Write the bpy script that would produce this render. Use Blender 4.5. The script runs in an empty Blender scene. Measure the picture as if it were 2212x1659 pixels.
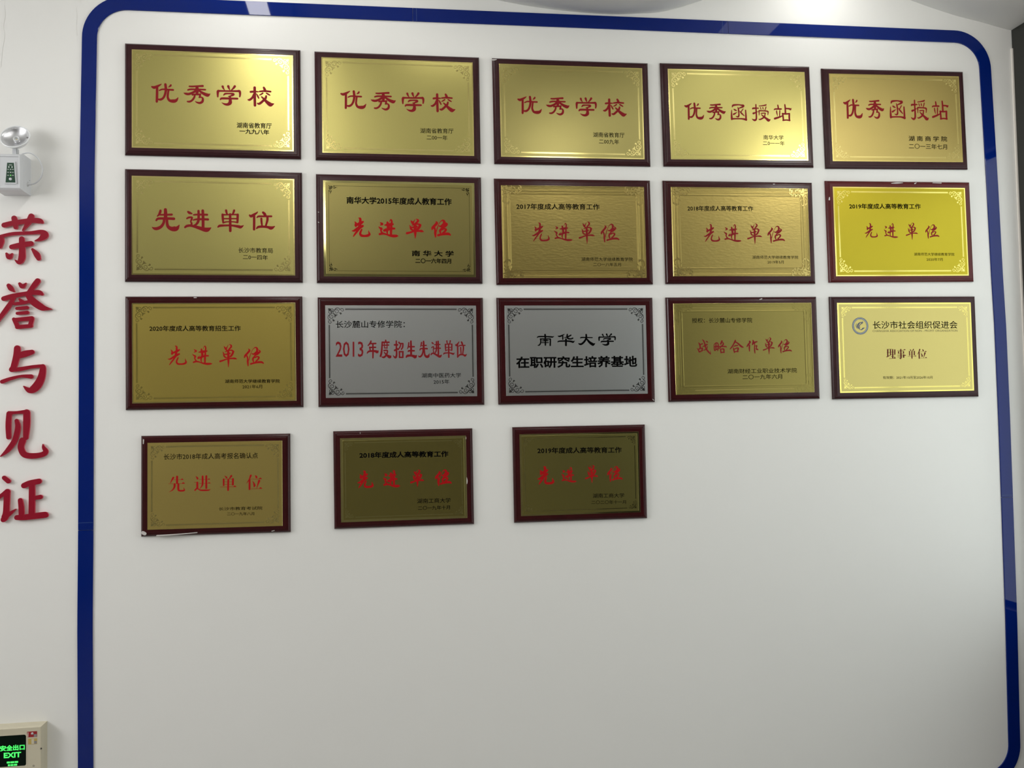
import bpy, bmesh, math, random
from mathutils import Matrix, Vector
S = bpy.context.scene
COL = S.collection
ZO = 1.72            # height of the calibration origin above the floor

# ------------------------------------------------------------------ camera
cam_d = bpy.data.cameras.new('camera'); cam = bpy.data.objects.new('camera', cam_d); COL.objects.link(cam)
cam_d.sensor_width = 36.0; cam_d.lens = 36.0*1993.82/2212.0; cam_d.clip_start = 0.05
R = [[0.9900459, 0.1399002, 0.0153956], [-0.1391989, 0.9894640, -0.0398083], [-0.0208025, 0.0372690, 0.9990887]]
M = Matrix(((R[0][0], R[0][2], -R[0][1], 0.08240), (R[1][0], R[1][2], -R[1][1], -3.35587), (R[2][0], R[2][2], -R[2][1], -0.12017+ZO), (0, 0, 0, 1)))
cam.matrix_world = M
S.camera = cam

# ------------------------------------------------------------------ world, exposure
S.view_settings.view_transform = 'Standard'; S.view_settings.look = 'None'
S.view_settings.gamma = 1.0; S.view_settings.use_curve_mapping = False
S.view_settings.exposure = 0.11
wd = bpy.data.worlds.new('world'); S.world = wd; wd.use_nodes = True
wd.node_tree.nodes['Background'].inputs[0].default_value = (0.8, 0.85, 0.9, 1)
wd.node_tree.nodes['Background'].inputs[1].default_value = 0.05
S.cycles.use_denoising = True; S.cycles.denoising_prefilter = 'ACCURATE'
S.cycles.max_bounces = 8; S.cycles.diffuse_bounces = 5; S.cycles.glossy_bounces = 5

def area(name, loc, size, power, color, rot=(0, 0, 0), spread=math.pi):
    d = bpy.data.lights.new(name, 'AREA'); d.shape = 'RECTANGLE'; d.size, d.size_y = size; d.energy = power; d.color = color; d.spread = spread
    o = bpy.data.objects.new(name, d); o.location = loc; o.rotation_euler = rot; COL.objects.link(o); return o

WARM, COOL = (1.0, 0.985, 0.945), (0.985, 0.99, 0.99)
area('strip_light', (-0.40, -3.1, 1.60+ZO), (0.085, 5.4), 24, WARM)
area('strip_light', (1.72, -3.1, 1.590+ZO), (0.24, 5.4), 5, WARM)
area('downlight', (1.78, -0.20, 1.58+ZO), (0.22, 0.10), 0.25, WARM)
area('downlight', (0.10, -0.20, 1.52+ZO), (0.30, 0.10), 0.2, WARM)
area('downlight', (0.50, -0.44, 1.43+ZO), (0.6, 0.10), 1.0, WARM)  # added fill, lifts the wall between border top and plaques at centre
area('left_window_light', (-3.45, -2.0, 0.8+ZO), (1.3, 2.0), 59, COOL, (0, -math.pi/2, 0))
for x, y, z, p, r in ((1.80, -0.18, 1.545, 0.7, 0.03), (-0.35, -0.18, 1.56, 1.0, 0.03), (2.20, -1.2, 1.16, 8.0, 0.12), (0.95, -1.15, 1.16, 2.8, 0.12)):  # added point fills without fixtures, brighten the wave ceiling and upper wall
    d = bpy.data.lights.new('ceiling_fill', 'POINT'); d.energy = p; d.color = WARM; d.shadow_soft_size = r
    o = bpy.data.objects.new('ceiling_fill', d); o.location = (x, y, z+ZO); COL.objects.link(o)


# ------------------------------------------------------------------ materials
def mat(name, base, rough=0.5, metal=0.0, spec=0.5, coat=0.0, emit=None, estr=0.0, bump=None, var=None, aniso=0.0):
    m = bpy.data.materials.new(name); m.use_nodes = True; nt = m.node_tree; b = nt.nodes['Principled BSDF']
    b.inputs['Base Color'].default_value = (*base, 1); b.inputs['Roughness'].default_value = rough; b.inputs['Metallic'].default_value = metal
    b.inputs['Specular IOR Level'].default_value = spec; b.inputs['Coat Weight'].default_value = coat; b.inputs['Coat Roughness'].default_value = 0.04
    if emit: b.inputs['Emission Color'].default_value = (*emit, 1); b.inputs['Emission Strength'].default_value = estr
    tc = nt.nodes.new('ShaderNodeTexCoord')
    if bump:
        sc, st, stretch, dist = bump
        mp = nt.nodes.new('ShaderNodeMapping'); mp.inputs['Scale'].default_value = stretch
        n = nt.nodes.new('ShaderNodeTexNoise'); n.inputs['Scale'].default_value = sc; n.inputs['Detail'].default_value = 4
        bp = nt.nodes.new('ShaderNodeBump'); bp.inputs['Strength'].default_value = st; bp.inputs['Distance'].default_value = dist
        nt.links.new(tc.outputs['Object'], mp.inputs[0]); nt.links.new(mp.outputs[0], n.inputs['Vector']); nt.links.new(n.outputs['Fac'], bp.inputs['Height']); nt.links.new(bp.outputs[0], b.inputs['Normal'])
    if var:
        sc, amt = var
        n = nt.nodes.new('ShaderNodeTexNoise'); n.inputs['Scale'].default_value = sc; n.inputs['Detail'].default_value = 5
        nt.links.new(tc.outputs['Object'], n.inputs['Vector'])
        mx = nt.nodes.new('ShaderNodeMix'); mx.data_type = 'RGBA'
        mx.inputs[6].default_value = (*[c*(1-amt) for c in base], 1); mx.inputs[7].default_value = (*[min(1, c*(1+amt)) for c in base], 1)
        nt.links.new(n.outputs['Fac'], mx.inputs[0]); nt.links.new(mx.outputs[2], b.inputs['Base Color'])
    return m
MT = {}
M_ = MT
M_['wall'] = mat('wall_paint', (0.80, 0.792, 0.765), 0.6, spec=0.25, bump=(9, 0.12, (1, 1, 1), 0.01), var=(2.5, 0.012))
M_['ceiling'] = mat('ceiling_paint', (0.90, 0.90, 0.89), 0.7, spec=0.2, var=(3, 0.01))
M_['floor'] = mat('floor_tile', (0.40, 0.38, 0.36), 0.3, var=(4, 0.05))
M_['backwall'] = mat('back_wall_paint', (0.50, 0.48, 0.45), 0.7, var=(2, 0.03))
M_['dark'] = mat('dark_panel', (0.016, 0.017, 0.014), 0.25, var=(6, 0.2))
M_['trimwhite'] = mat('edge_trim', (0.85, 0.80, 0.74), 0.4)
M_['blue'] = mat('blue_acrylic', (0.0, 0.012, 0.145), 0.04, spec=0.33, bump=(3, 0.02, (1, 1, 1), 0.01))
M_['seam'] = mat('seam', (0.05, 0.10, 0.22), 0.4)
M_['letter'] = mat('red_acrylic_face', (0.27, 0.003, 0.018), 0.25, spec=0.4)
M_['letter_side'] = mat('red_acrylic_edge', (0.60, 0.06, 0.10), 0.3)
M_['frame_a'] = mat('lacquered_wood_dark', (0.036, 0.010, 0.012), 0.22, spec=0.24, var=(30, 0.25), bump=(40, 0.05, (1, 1, 6), 0.002))
M_['frame_b'] = mat('lacquered_wood_red', (0.036, 0.004, 0.005), 0.20, spec=0.28, var=(30, 0.25), bump=(40, 0.05, (1, 1, 6), 0.002))
M_['frame_c'] = mat('lacquered_wood_bright_red', (0.085, 0.007, 0.008), 0.20, spec=0.28, var=(30, 0.2), bump=(40, 0.05, (1, 1, 6), 0.002))
def metal(name, base, rough, bump=(900, 0.10, (1, 1, 1), 0.0006), m=1.0):
    return mat(name, base, rough, metal=m, bump=bump, var=(600, 0.06))
GRAIN = (700, 0.12, (1, 1, 1), 0.0006)
FIELD = {'olive': metal('brushed_gold_olive', (0.47, 0.415, 0.14), 0.33), 'gold': metal('satin_gold', (0.50, 0.39, 0.095), 0.36), 'gold7': metal('satin_gold_deep', (0.29, 0.245, 0.085), 0.33), 'warm5': metal('satin_gold_light', (0.46, 0.365, 0.125), 0.42), 'dark2': metal('mirror_gold_olive', (0.36, 0.315, 0.10), 0.28), 'olive3': metal('brushed_gold_dull', (0.38, 0.33, 0.12), 0.34), 'orange': metal('satin_gold_warm', (0.50, 0.39, 0.12), 0.40),
 'yellow': metal('satin_gold_yellow', (0.37, 0.30, 0.025), 0.36), 'pale': metal('satin_gold_pale', (0.46, 0.385, 0.135), 0.36), 'dark': metal('mirror_gold_dark', (0.30, 0.26, 0.08), 0.24),
 'emb': metal('embossed_gold', (0.35, 0.27, 0.085), 0.34, (55, 0.25, (1, 1, 2.5), 0.002)), 'emb14': metal('embossed_gold_dull', (0.25, 0.205, 0.06), 0.36, (55, 0.10, (1, 1, 2.5), 0.002)), 'emb2': metal('embossed_gold_relief', (0.46, 0.36, 0.125), 0.24, None), 'silver': metal('brushed_steel', (0.52, 0.53, 0.52), 0.34)}
RIM = {'warm': metal('polished_gold_warm', (0.60, 0.49, 0.17), 0.2, None), 'gold': metal('polished_gold', (0.66, 0.565, 0.215), 0.15, None), 'yellow': metal('polished_gold_yellow', (0.66, 0.56, 0.16), 0.15, None), 'dark': metal('polished_gold_dark', (0.42, 0.38, 0.15), 0.08, None), 'silver': metal('polished_steel', (0.62, 0.63, 0.61), 0.2, None), 'steel_dark': metal('steel_dark_reflection', (0.10, 0.10, 0.10), 0.25, None)}  # dark steel base has the dim room's reflection painted into it
M_['ink'] = mat('black_ink', (0.002, 0.002, 0.002), 0.9, spec=0.02)
M_['olive'] = mat('olive_ink', (0.10, 0.085, 0.02), 0.5)
M_['red'] = mat('red_paint', (0.22, 0.006, 0.010), 0.5, spec=0.15)
M_['red2'] = mat('bright_red_paint', (0.38, 0.006, 0.008), 0.6, spec=0.08)
M_['red3'] = mat('deep_red_paint', (0.09, 0.003, 0.004), 0.5, spec=0.15)
M_['scratch'] = mat('bare_scratch', (0.55, 0.52, 0.50), 0.4)
M_['logoblue'] = mat('logo_blue', (0.03, 0.06, 0.10), 0.4)
M_['logonavy'] = mat('logo_navy', (0.01, 0.03, 0.12), 0.4)
M_['plastic'] = mat('white_plastic', (0.60, 0.61, 0.63), 0.3, var=(20, 0.01))
M_['plastic2'] = mat('grey_side_plastic', (0.55, 0.55, 0.55), 0.4)
M_['cream'] = mat('cream_plastic', (0.58, 0.53, 0.40), 0.5, var=(30, 0.02), bump=(200, 0.05, (1, 1, 1), 0.001))
M_['green'] = mat('dark_green_panel', (0.008, 0.045, 0.022), 0.3)
M_['screen'] = mat('exit_screen', (0.001, 0.006, 0.003), 0.5, spec=0.1)
M_['glow'] = mat('green_glow', (0.05, 0.5, 0.1), 0.5, emit=(0.06, 1.0, 0.13), estr=0.95)
M_['ledon'] = mat('green_led', (0.1, 0.6, 0.1), 0.5, emit=(0.25, 1.0, 0.15), estr=0.6)
M_['white'] = mat('white_print', (0.75, 0.77, 0.75), 0.5)
M_['chrome'] = mat('reflector_chrome', (0.62, 0.62, 0.64), 0.28, metal=0.9)
M_['lens'] = mat('lamp_lens_rim', (0.78, 0.79, 0.80), 0.15)
M_['amber'] = mat('led_chip', (0.7, 0.6, 0.3), 0.3)
M_['stred'] = mat('sticker_red', (0.30, 0.008, 0.012), 0.4)
M_['stgold'] = mat('sticker_gold', (0.50, 0.36, 0.10), 0.4)
M_['stgrey'] = mat('sticker_grey', (0.25, 0.24, 0.24), 0.4)
M_['hole'] = mat('screw_hole', (0.02, 0.018, 0.015), 0.6)
M_['lampon'] = mat('light_diffuser', (0.9, 0.9, 0.9), 0.5, emit=(1.0, 0.97, 0.90), estr=1.0)

# ------------------------------------------------------------------ helpers
def tag(o, label=None, cat=None, group=None, kind=None):
    if label: o['label'] = label
    if cat: o['category'] = cat
    if group: o['group'] = group
    if kind: o['kind'] = kind
    return o
def link(name, me, mats, parent=None, smooth=False):
    for m in (mats if isinstance(mats, (list, tuple)) else [mats]): me.materials.append(m)
    if smooth:
        for p in me.polygons: p.use_smooth = True
    o = bpy.data.objects.new(name, me); COL.objects.link(o)
    if parent: o.parent = parent
    return o
def raw(name, V, F, mats, parent=None, mi=None, smooth=False):
    me = bpy.data.meshes.new(name); me.from_pydata([tuple(v) for v in V], [], F)
    if mi: 
        for p, k in zip(me.polygons, mi): p.material_index = k
    me.update(); return link(name, me, mats, parent, smooth)
def empty(name, loc, rot=(0, 0, 0)):
    o = bpy.data.objects.new(name, None); o.location = loc; o.rotation_euler = rot; o.empty_display_size = 0.1; COL.objects.link(o); return o
def box(V, F, x0, x1, y0, y1, z0, z1):
    b = len(V); V += [(x, y, z) for x in (x0, x1) for y in (y0, y1) for z in (z0, z1)]
    F += [tuple(b+i for i in f) for f in ((0, 1, 3, 2), (4, 6, 7, 5), (0, 4, 5, 1), (2, 3, 7, 6), (0, 2, 6, 4), (1, 5, 7, 3))]
def boxobj(name, x0, x1, y0, y1, z0, z1, m, parent=None, bevel=0.0):
    V, F = [], []; box(V, F, x0, x1, y0, y1, z0, z1)
    me = bpy.data.meshes.new(name); bm = bmesh.new(); vs = [bm.verts.new(v) for v in V]
    for f in F: bm.faces.new([vs[i] for i in f])
    bmesh.ops.recalc_face_normals(bm, faces=bm.faces)
    if bevel: bmesh.ops.bevel(bm, geom=list(bm.edges), offset=bevel, segments=2, affect='EDGES')
    bm.to_mesh(me); bm.free(); return link(name, me, m, parent)
def loops(V, F, prof, w, h, cap=True, ox=0.0, oz=0.0):
    """nested rectangles: prof = [(inset, depth towards the viewer)]"""
    b = len(V)
    for ins, d in prof:
        a, c = w/2-ins, h/2-ins
        V += [(ox-a, -d, oz+c), (ox+a, -d, oz+c), (ox+a, -d, oz-c), (ox-a, -d, oz-c)]
    for k in range(len(prof)-1):
        for j in range(4):
            p, q = b+4*k+j, b+4*k+(j+1) % 4
            F.append((p, q, q+4, p+4))
    if cap: F.append(tuple(b+4*(len(prof)-1)+j for j in range(4)))
def spline(pts, sub=5):
    if len(pts) < 3: sub = 2
    out = []
    n = len(pts)
    for i in range(n-1):
        p0, p1, p2, p3 = pts[max(i-1, 0)], pts[i], pts[i+1], pts[min(i+2, n-1)]
        for k in range(sub):
            t = k/sub; t2, t3 = t*t, t*t*t
            out.append(tuple(0.5*((2*p1[c])+(-p0[c]+p2[c])*t+(2*p0[c]-5*p1[c]+4*p2[c]-p3[c])*t2+(-p0[c]+3*p1[c]-3*p2[c]+p3[c])*t3) for c in range(3)))
    out.append(tuple(pts[-1])); return out
def stroke(V, F, MI, pts, y0, y1, sub=5, caps=5):
    """brush stroke (x, z, width) as a raised solid between depths y0 (back) and y1 (front)"""
    P = spline(pts, sub); L, Rr = [], []
    n = len(P)
    for i, (x, z, w) in enumerate(P):
        w = max(w, 0.0002)/2
        a, b = P[max(i-1, 0)], P[min(i+1, n-1)]
        dx, dz = b[0]-a[0], b[1]-a[1]; l = math.hypot(dx, dz) or 1e-9; nx, nz = -dz/l, dx/l
        L.append((x+nx*w, z+nz*w)); Rr.append((x-nx*w, z-nz*w))
    def cap(p, q, a, w):
        dx, dz = p[0]-q[0], p[1]-q[1]; th = math.atan2(dz, dx); r = max(w, 0.0002)/2
        return [(p[0]+r*math.cos(th+u), p[1]+r*math.sin(th+u)) for u in [(-math.pi/2+math.pi*(k+1)/(caps+1)) for k in range(caps)]]
    c1 = cap(P[-1], P[-2], 0, P[-1][2]); c0 = cap(P[0], P[1], 0, P[0][2])
    out = Rr + c1 + L[::-1] + c0
    b = len(V); m = len(out)
    ramp = list(range(n))+[n-1]*caps+list(range(n))[::-1]+[0]*caps; g_ = (y1-y0)*0.06/n
    V += [(x, -y1-g_*q, z) for (x, z), q in zip(out, ramp)] + [(x, -y0, z) for x, z in out]
    for i in range(n-1): F.append((b+i, b+i+1, b+m-1-caps-i-1, b+m-1-caps-i)); MI.append(0)
    F.append(tuple([b+n-1]+[b+n+k for k in range(caps)]+[b+n+caps])); MI.append(0)
    F.append(tuple([b+m-1-caps]+[b+m-caps+k for k in range(caps)]+[b])); MI.append(0)
    for i in range(m): j = (i+1) % m; F.append((b+i, b+m+i, b+m+j, b+j)); MI.append(1)
def strokes_obj(name, sts, y0, y1, mats, parent=None, sub=5, caps=5, step=0.00001, smooth=False):
    V, F, MI = [], [], []
    for k, st in enumerate(sts): stroke(V, F, MI, st, y0, y1+k*step, sub, caps)
    if not isinstance(mats, (list, tuple)): MI = None
    return raw(name, V, F, mats, parent, MI)
def text_mesh(body, bold, res=2):
    c = bpy.data.curves.new('t', 'FONT'); c.body = body; c.resolution_u = res; c.size = 1.0
    c.extrude = 0.0; c.bevel_depth = bold; c.bevel_resolution = 0
    o = bpy.data.objects.new('t', c); COL.objects.link(o)
    bpy.context.view_layer.update()
    dg = bpy.context.evaluated_depsgraph_get(); me = bpy.data.meshes.new_from_object(o.evaluated_get(dg))
    bpy.data.objects.remove(o); bpy.data.curves.remove(c); return me
def text_obj(name, body, cx, cz, w, h, depth, m, parent, ang=0.0, bold=0.0, res=2, lift=0.0003):
    me = text_mesh(body, bold, res)
    xs = [v.co.x for v in me.vertices]; ys = [v.co.y for v in me.vertices]
    x0, x1, y0, y1 = min(xs), max(xs), min(ys), max(ys)
    sx, sy = w/(x1-x0), h/(y1-y0); ca, sa = math.cos(ang), math.sin(ang)
    bm = bmesh.new(); bm.from_mesh(me)
    if bold:
        for v in bm.verts: v.co = (cx+ca*(v.co.x-(x0+x1)/2)*sx-sa*(v.co.y-(y0+y1)/2)*sy, -(depth+0.00013*v.co.z/bold+0.00002), cz+sa*(v.co.x-(x0+x1)/2)*sx+ca*(v.co.y-(y0+y1)/2)*sy)
        bm.to_mesh(me); bm.free(); me.materials.clear(); me.name = name
        return link(name, me, m, parent)
    r = bmesh.ops.extrude_face_region(bm, geom=list(bm.faces))
    top = {v for v in r['geom'] if isinstance(v, bmesh.types.BMVert)}
    for v in bm.verts:
        x, z = (v.co.x-(x0+x1)/2)*sx, (v.co.y-(y0+y1)/2)*sy
        v.co = (cx+ca*x-sa*z, -(depth+(lift if v in top else -0.0001)), cz+sa*x+ca*z)
    bmesh.ops.recalc_face_normals(bm, faces=bm.faces)
    bm.to_mesh(me); bm.free(); me.materials.clear(); me.name = name
    return link(name, me, m, parent)
def tube(name, pts, r, m, parent=None, seg=8, sub=6):
    P = []
    n = len(pts)
    for i in range(n-1):
        p0, p1, p2, p3 = [Vector(pts[k]) for k in (max(i-1, 0), i, i+1, min(i+2, n-1))]
        for k in range(sub):
            t = k/sub; P.append(0.5*((2*p1)+(-p0+p2)*t+(2*p0-5*p1+4*p2-p3)*t*t+(-p0+3*p1-3*p2+p3)*t**3))
    P.append(Vector(pts[-1])); V, F = [], []
    for i, p in enumerate(P):
        d = (P[min(i+1, len(P)-1)]-P[max(i-1, 0)]).normalized(); a = d.orthogonal().normalized() if i == 0 else (a-d*a.dot(d)).normalized(); b = d.cross(a)
        V += [tuple(p+r*(math.cos(u)*a+math.sin(u)*b)) for u in [2*math.pi*k/seg for k in range(seg)]]
    for i in range(len(P)-1):
        for k in range(seg): F.append((i*seg+k, i*seg+(k+1) % seg, (i+1)*seg+(k+1) % seg, (i+1)*seg+k))
    F.append(tuple(range(seg))[::-1]); F.append(tuple((len(P)-1)*seg+k for k in range(seg)))
    return raw(name, V, F, m, parent, smooth=True)
def lathe(name, prof, m, parent=None, seg=40, loc=(0, 0, 0), rot=(0, 0, 0), smooth=True, mi=None):
    """profile (radius, y) turned about the local y axis"""
    V, F = [], []; MI = []
    for r, y in prof: V += [(r*math.cos(2*math.pi*k/seg), y, r*math.sin(2*math.pi*k/seg)) for k in range(seg)]
    for i in range(len(prof)-1):
        for k in range(seg): F.append((i*seg+k, i*seg+(k+1) % seg, (i+1)*seg+(k+1) % seg, (i+1)*seg+k))
    o = raw(name, V, F, m, parent, smooth=smooth); o.location = loc; o.rotation_euler = rot; return o

# ------------------------------------------------------------------ room shell
XL, XR, YB = -3.6, 2.626, -7.5
CP = [(-3.6, 1.60), (-2.2, 1.52), (-1.5, 1.56), (-0.9, 1.63), (-0.35, 1.65), (0.1, 1.56), (0.35, 1.485), (0.541, 1.4378), (0.75, 1.4116), (0.93, 1.4030), (1.05, 1.408), (1.2, 1.430), (1.45, 1.52), (1.68, 1.62), (1.9, 1.605), (2.05, 1.565), (2.195, 1.5098), (2.37, 1.4600), (2.5, 1.433), (2.60, 1.410), (2.64, 1.405)]
def ceil_z(x):
    for (a, za), (b, zb) in zip(CP, CP[1:]):
        if a <= x <= b: return za+(zb-za)*(x-a)/(b-a)
    return CP[-1][1]
pts = spline([(x, z, 0) for x, z in CP], 8)
V, F = [], []
for x, z, _ in pts: V += [(x, 0.03, z+ZO), (x, YB, z+ZO), (x, 0.03, 2.2+ZO), (x, YB, 2.2+ZO)]
for i in range(len(pts)-1):
    a, b = 4*i, 4*i+4
    F += [(a, b, b+1, a+1), (a+2, a+3, b+3, b+2), (a+1, b+1, b+3, a+3), (a, a+2, b+2, b)]
tag(raw('ceiling', V, F, M_['ceiling'], smooth=False), kind='structure')
for p in bpy.data.objects['ceiling'].data.polygons: p.use_smooth = abs(p.normal.z) > 0.3
wall = tag(boxobj('wall_front', XL-0.1, XR+0.02, 0.0, 0.15, 0, ZO+2.2, M_['wall']), kind='structure')
tag(boxobj('floor', XL-0.1, XR+0.2, YB, 0.15, -0.1, 0, M_['floor']), kind='structure')
tag(boxobj('wall_left', XL-0.15, XL, YB, 0, 0, ZO+2.2, M_['wall']), kind='structure')
tag(boxobj('wall_back', XL-0.1, XR+0.2, YB-0.15, YB, 0, ZO+2.2, M_['backwall']), kind='structure')
# right wall: dark panelling with a tall frosted window set in it
wr = tag(boxobj('wall_right', XR, XR+0.15, YB, 0.0, 0, ZO-0.95, M_['dark']), kind='structure')
boxobj('upper_panel', XR, XR+0.15, -0.32, 0.0, ZO+0.97, ZO+2.2, M_['dark'], wr)
boxobj('upper_panel', XR, XR+0.15, YB, -0.32, ZO+0.97, ZO+2.2, M_['wall'], wr)
boxobj('corner_post', XR, XR+0.15, -0.11, 0.0, ZO-0.95, ZO+0.97, M_['dark'], wr)
boxobj('rear_panel', XR, XR+0.15, YB, -3.0, ZO-0.95, ZO+0.97, M_['dark'], wr)
win = tag(empty('window_1', (XR+0.06, -1.55, ZO-0.95)), kind='structure')
for k in range(3):
    ya = -0.11-k*0.9633
    boxobj('pane', 0, 0.012, ya-0.95+1.55, ya-0.02+1.55, 0.02, 1.90, mat('frosted_glass', (0.7, 0.72, 0.72), 0.4, emit=(0.9, 1.0, 1.0), estr=1.2), win)
for k in range(4):
    y = -0.11-k*0.9633; boxobj('mullion', -0.03, 0.03, y-0.03+1.55+0.015, y+1.55+0.015, 0.0, 1.92, M_['dark'], win)
tag(boxobj('trim_1', XR-0.006, XR+0.0, -0.006, 0.0, ZO-1.7, ZO+1.33, M_['trimwhite']), kind='structure')
# shallow paper wrinkles in the paint at the top left
for k, (sts, nm) in enumerate([([(-1.193, 1.345, .004), (-1.190, 1.31, .005), (-1.196, 1.27, .004), (-1.192, 1.24, .005), (-1.199, 1.19, .005), (-1.204, 1.13, .004)], 'crack'), ([(-0.955, 1.40, .003), (-0.945, 1.378, .002), (-0.94, 1.365, .002)], 'crack'), ([(-0.957, 1.345, .003), (-0.954, 1.32, .003), (-0.956, 1.28, .003), (-0.953, 1.25, .002)], 'crack')]):
    o = strokes_obj(nm, [[(x, z+ZO, w) for x, z, w in sts]], -0.001, 0.0008, M_['wall'], wall)


for x, z in ((-0.40, 1.605), (1.72, 1.595)):      # housings the two ceiling strips sit in
    boxobj('light_housing', x-0.13, x+0.13, -6.1, -0.3, z+ZO+0.002, z+ZO+0.03, M_['plastic'], bpy.data.objects['ceiling'])


# ------------------------------------------------------------------ blue acrylic border
def border():
    """centre line of the rounded rectangle, in wall metres, with its half width"""
    r, hw = 0.128, 0.0247
    top = 1.3945-hw; bot = -1.585+hw
    L = [(1.25, -0.9105), (0.75, -0.9208), (0.30, -0.9230), (-0.48, -0.9288), (-0.79, -0.9325), (-1.27, -0.9320), (-1.6, -0.931)]
    Rr = [(1.24, 2.5021), (0.77, 2.5125), (0.40, 2.5175), (0.2, 2.5225), (-0.15, 2.5232), (-0.465, 2.5215), (-0.94, 2.5185), (-1.42, 2.5098), (-1.7, 2.509)]
    def at(T, z):
        if z >= T[0][0]: return T[0][1]
        for (a, xa), (b, xb) in zip(T, T[1:]):
            if b <= z <= a: return xa+(xb-xa)*(z-a)/(b-a)
        return T[-1][1]
    P = []
    for k in range(40): z = bot+r+(top-r-bot-r)*k/39; P.append((at(L, z), z))
    cx, cz = P[-1][0]+r, top-r
    for k in range(1, 17): a = math.pi-math.pi/2*k/16; P.append((cx+r*math.cos(a), cz+r*math.sin(a)))
    xr = at(Rr, top-r)-r; xl = P[-1][0]
    for k in range(1, 60): x = xl+(xr-xl)*k/60; P.append((x, top))
    for k in range(17): a = math.pi/2-math.pi/2*k/16; P.append((xr+r*math.cos(a), cz+r*math.sin(a)))
    for k in range(1, 40): z = top-r+(bot+r-top+r)*k/39; P.append((at(Rr, z), z))
    xr2 = P[-1][0]-r
    for k in range(1, 17): a = -math.pi/2*k/16; P.append((xr2+r*math.cos(a), bot+r+r*math.sin(a)))
    xl2 = P[0][0]+r
    for k in range(1, 60): P.append((xr2+(xl2-xr2)*k/60, bot))
    for k in range(17): a = -math.pi/2-math.pi/2*k/16; P.append((xl2+r*math.cos(a), bot+r+r*math.sin(a)))
    return P, hw
bd = tag(empty('blue_border', (0.78, 0, ZO-1.585)), 'glossy blue acrylic band with rounded corners framing all the award plaques', 'border')
P, hw = border()
def near(x, z): return min(range(len(P)), key=lambda i: (P[i][0]-x)**2+(P[i][1]-z)**2)
cuts = sorted([near(-0.93, -0.447), near(0.2305, 1.37), near(1.404, 1.37), near(2.52, -0.4635), near(1.4, -1.56), near(0.2, -1.56)])
segs = [P[a:b+1] for a, b in zip(cuts, cuts[1:])] + [P[cuts[-1]:]+P[1:cuts[0]+1]]
for sg in segs:
    V, F = [], []; n = len(sg); T = 0.005
    for i, (x, z) in enumerate(sg):
        a, b = sg[max(i-1, 0)], sg[min(i+1, n-1)]; dx, dz = b[0]-a[0], b[1]-a[1]; l = math.hypot(dx, dz); nx, nz = -dz/l, dx/l
        if i in (0, n-1): s = (1 if i == 0 else -1)*0.0006; x += dx/l*s; z += dz/l*s
        o_, i_ = (x+nx*hw, z+nz*hw), (x-nx*hw, z-nz*hw)
        e = 0.0006
        oi, ii = (x+nx*(hw-e), z+nz*(hw-e)), (x-nx*(hw-e), z-nz*(hw-e))
        V += [(o_[0]-0.78, -0.0003, o_[1]+1.585), (o_[0]-0.78, -T+e, o_[1]+1.585), (oi[0]-0.78, -T, oi[1]+1.585), (ii[0]-0.78, -T, ii[1]+1.585), (i_[0]-0.78, -T+e, i_[1]+1.585), (i_[0]-0.78, -0.0003, i_[1]+1.585)]
    for i in range(n-1):
        for k in range(5): F.append((6*i+k, 6*i+k+1, 6*i+7+k, 6*i+6+k))
    F += [tuple(range(6))[::-1], tuple(6*(n-1)+k for k in range(6))]
    raw('acrylic_strip', V, F, M_['blue'], bd)
for (x, z, dx, dz) in ((0.2305, 1.3698, 0, 1), (1.404, 1.3698, 0, 1), (-0.929, -0.447, 1, 0), (2.5215, -0.4635, 1, 0)):
    V, F = [], []; box(V, F, x-0.78-(hw-.001)*dx-0.0005*dz, x-0.78+(hw-.001)*dx+0.0005*dz, -0.00530, -0.0048, z+1.585-(hw-.001)*dz-0.0005*dx, z+1.585+(hw-.001)*dz+0.0005*dx)
    raw('joint', V, F, M_['seam'], bd)

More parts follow.
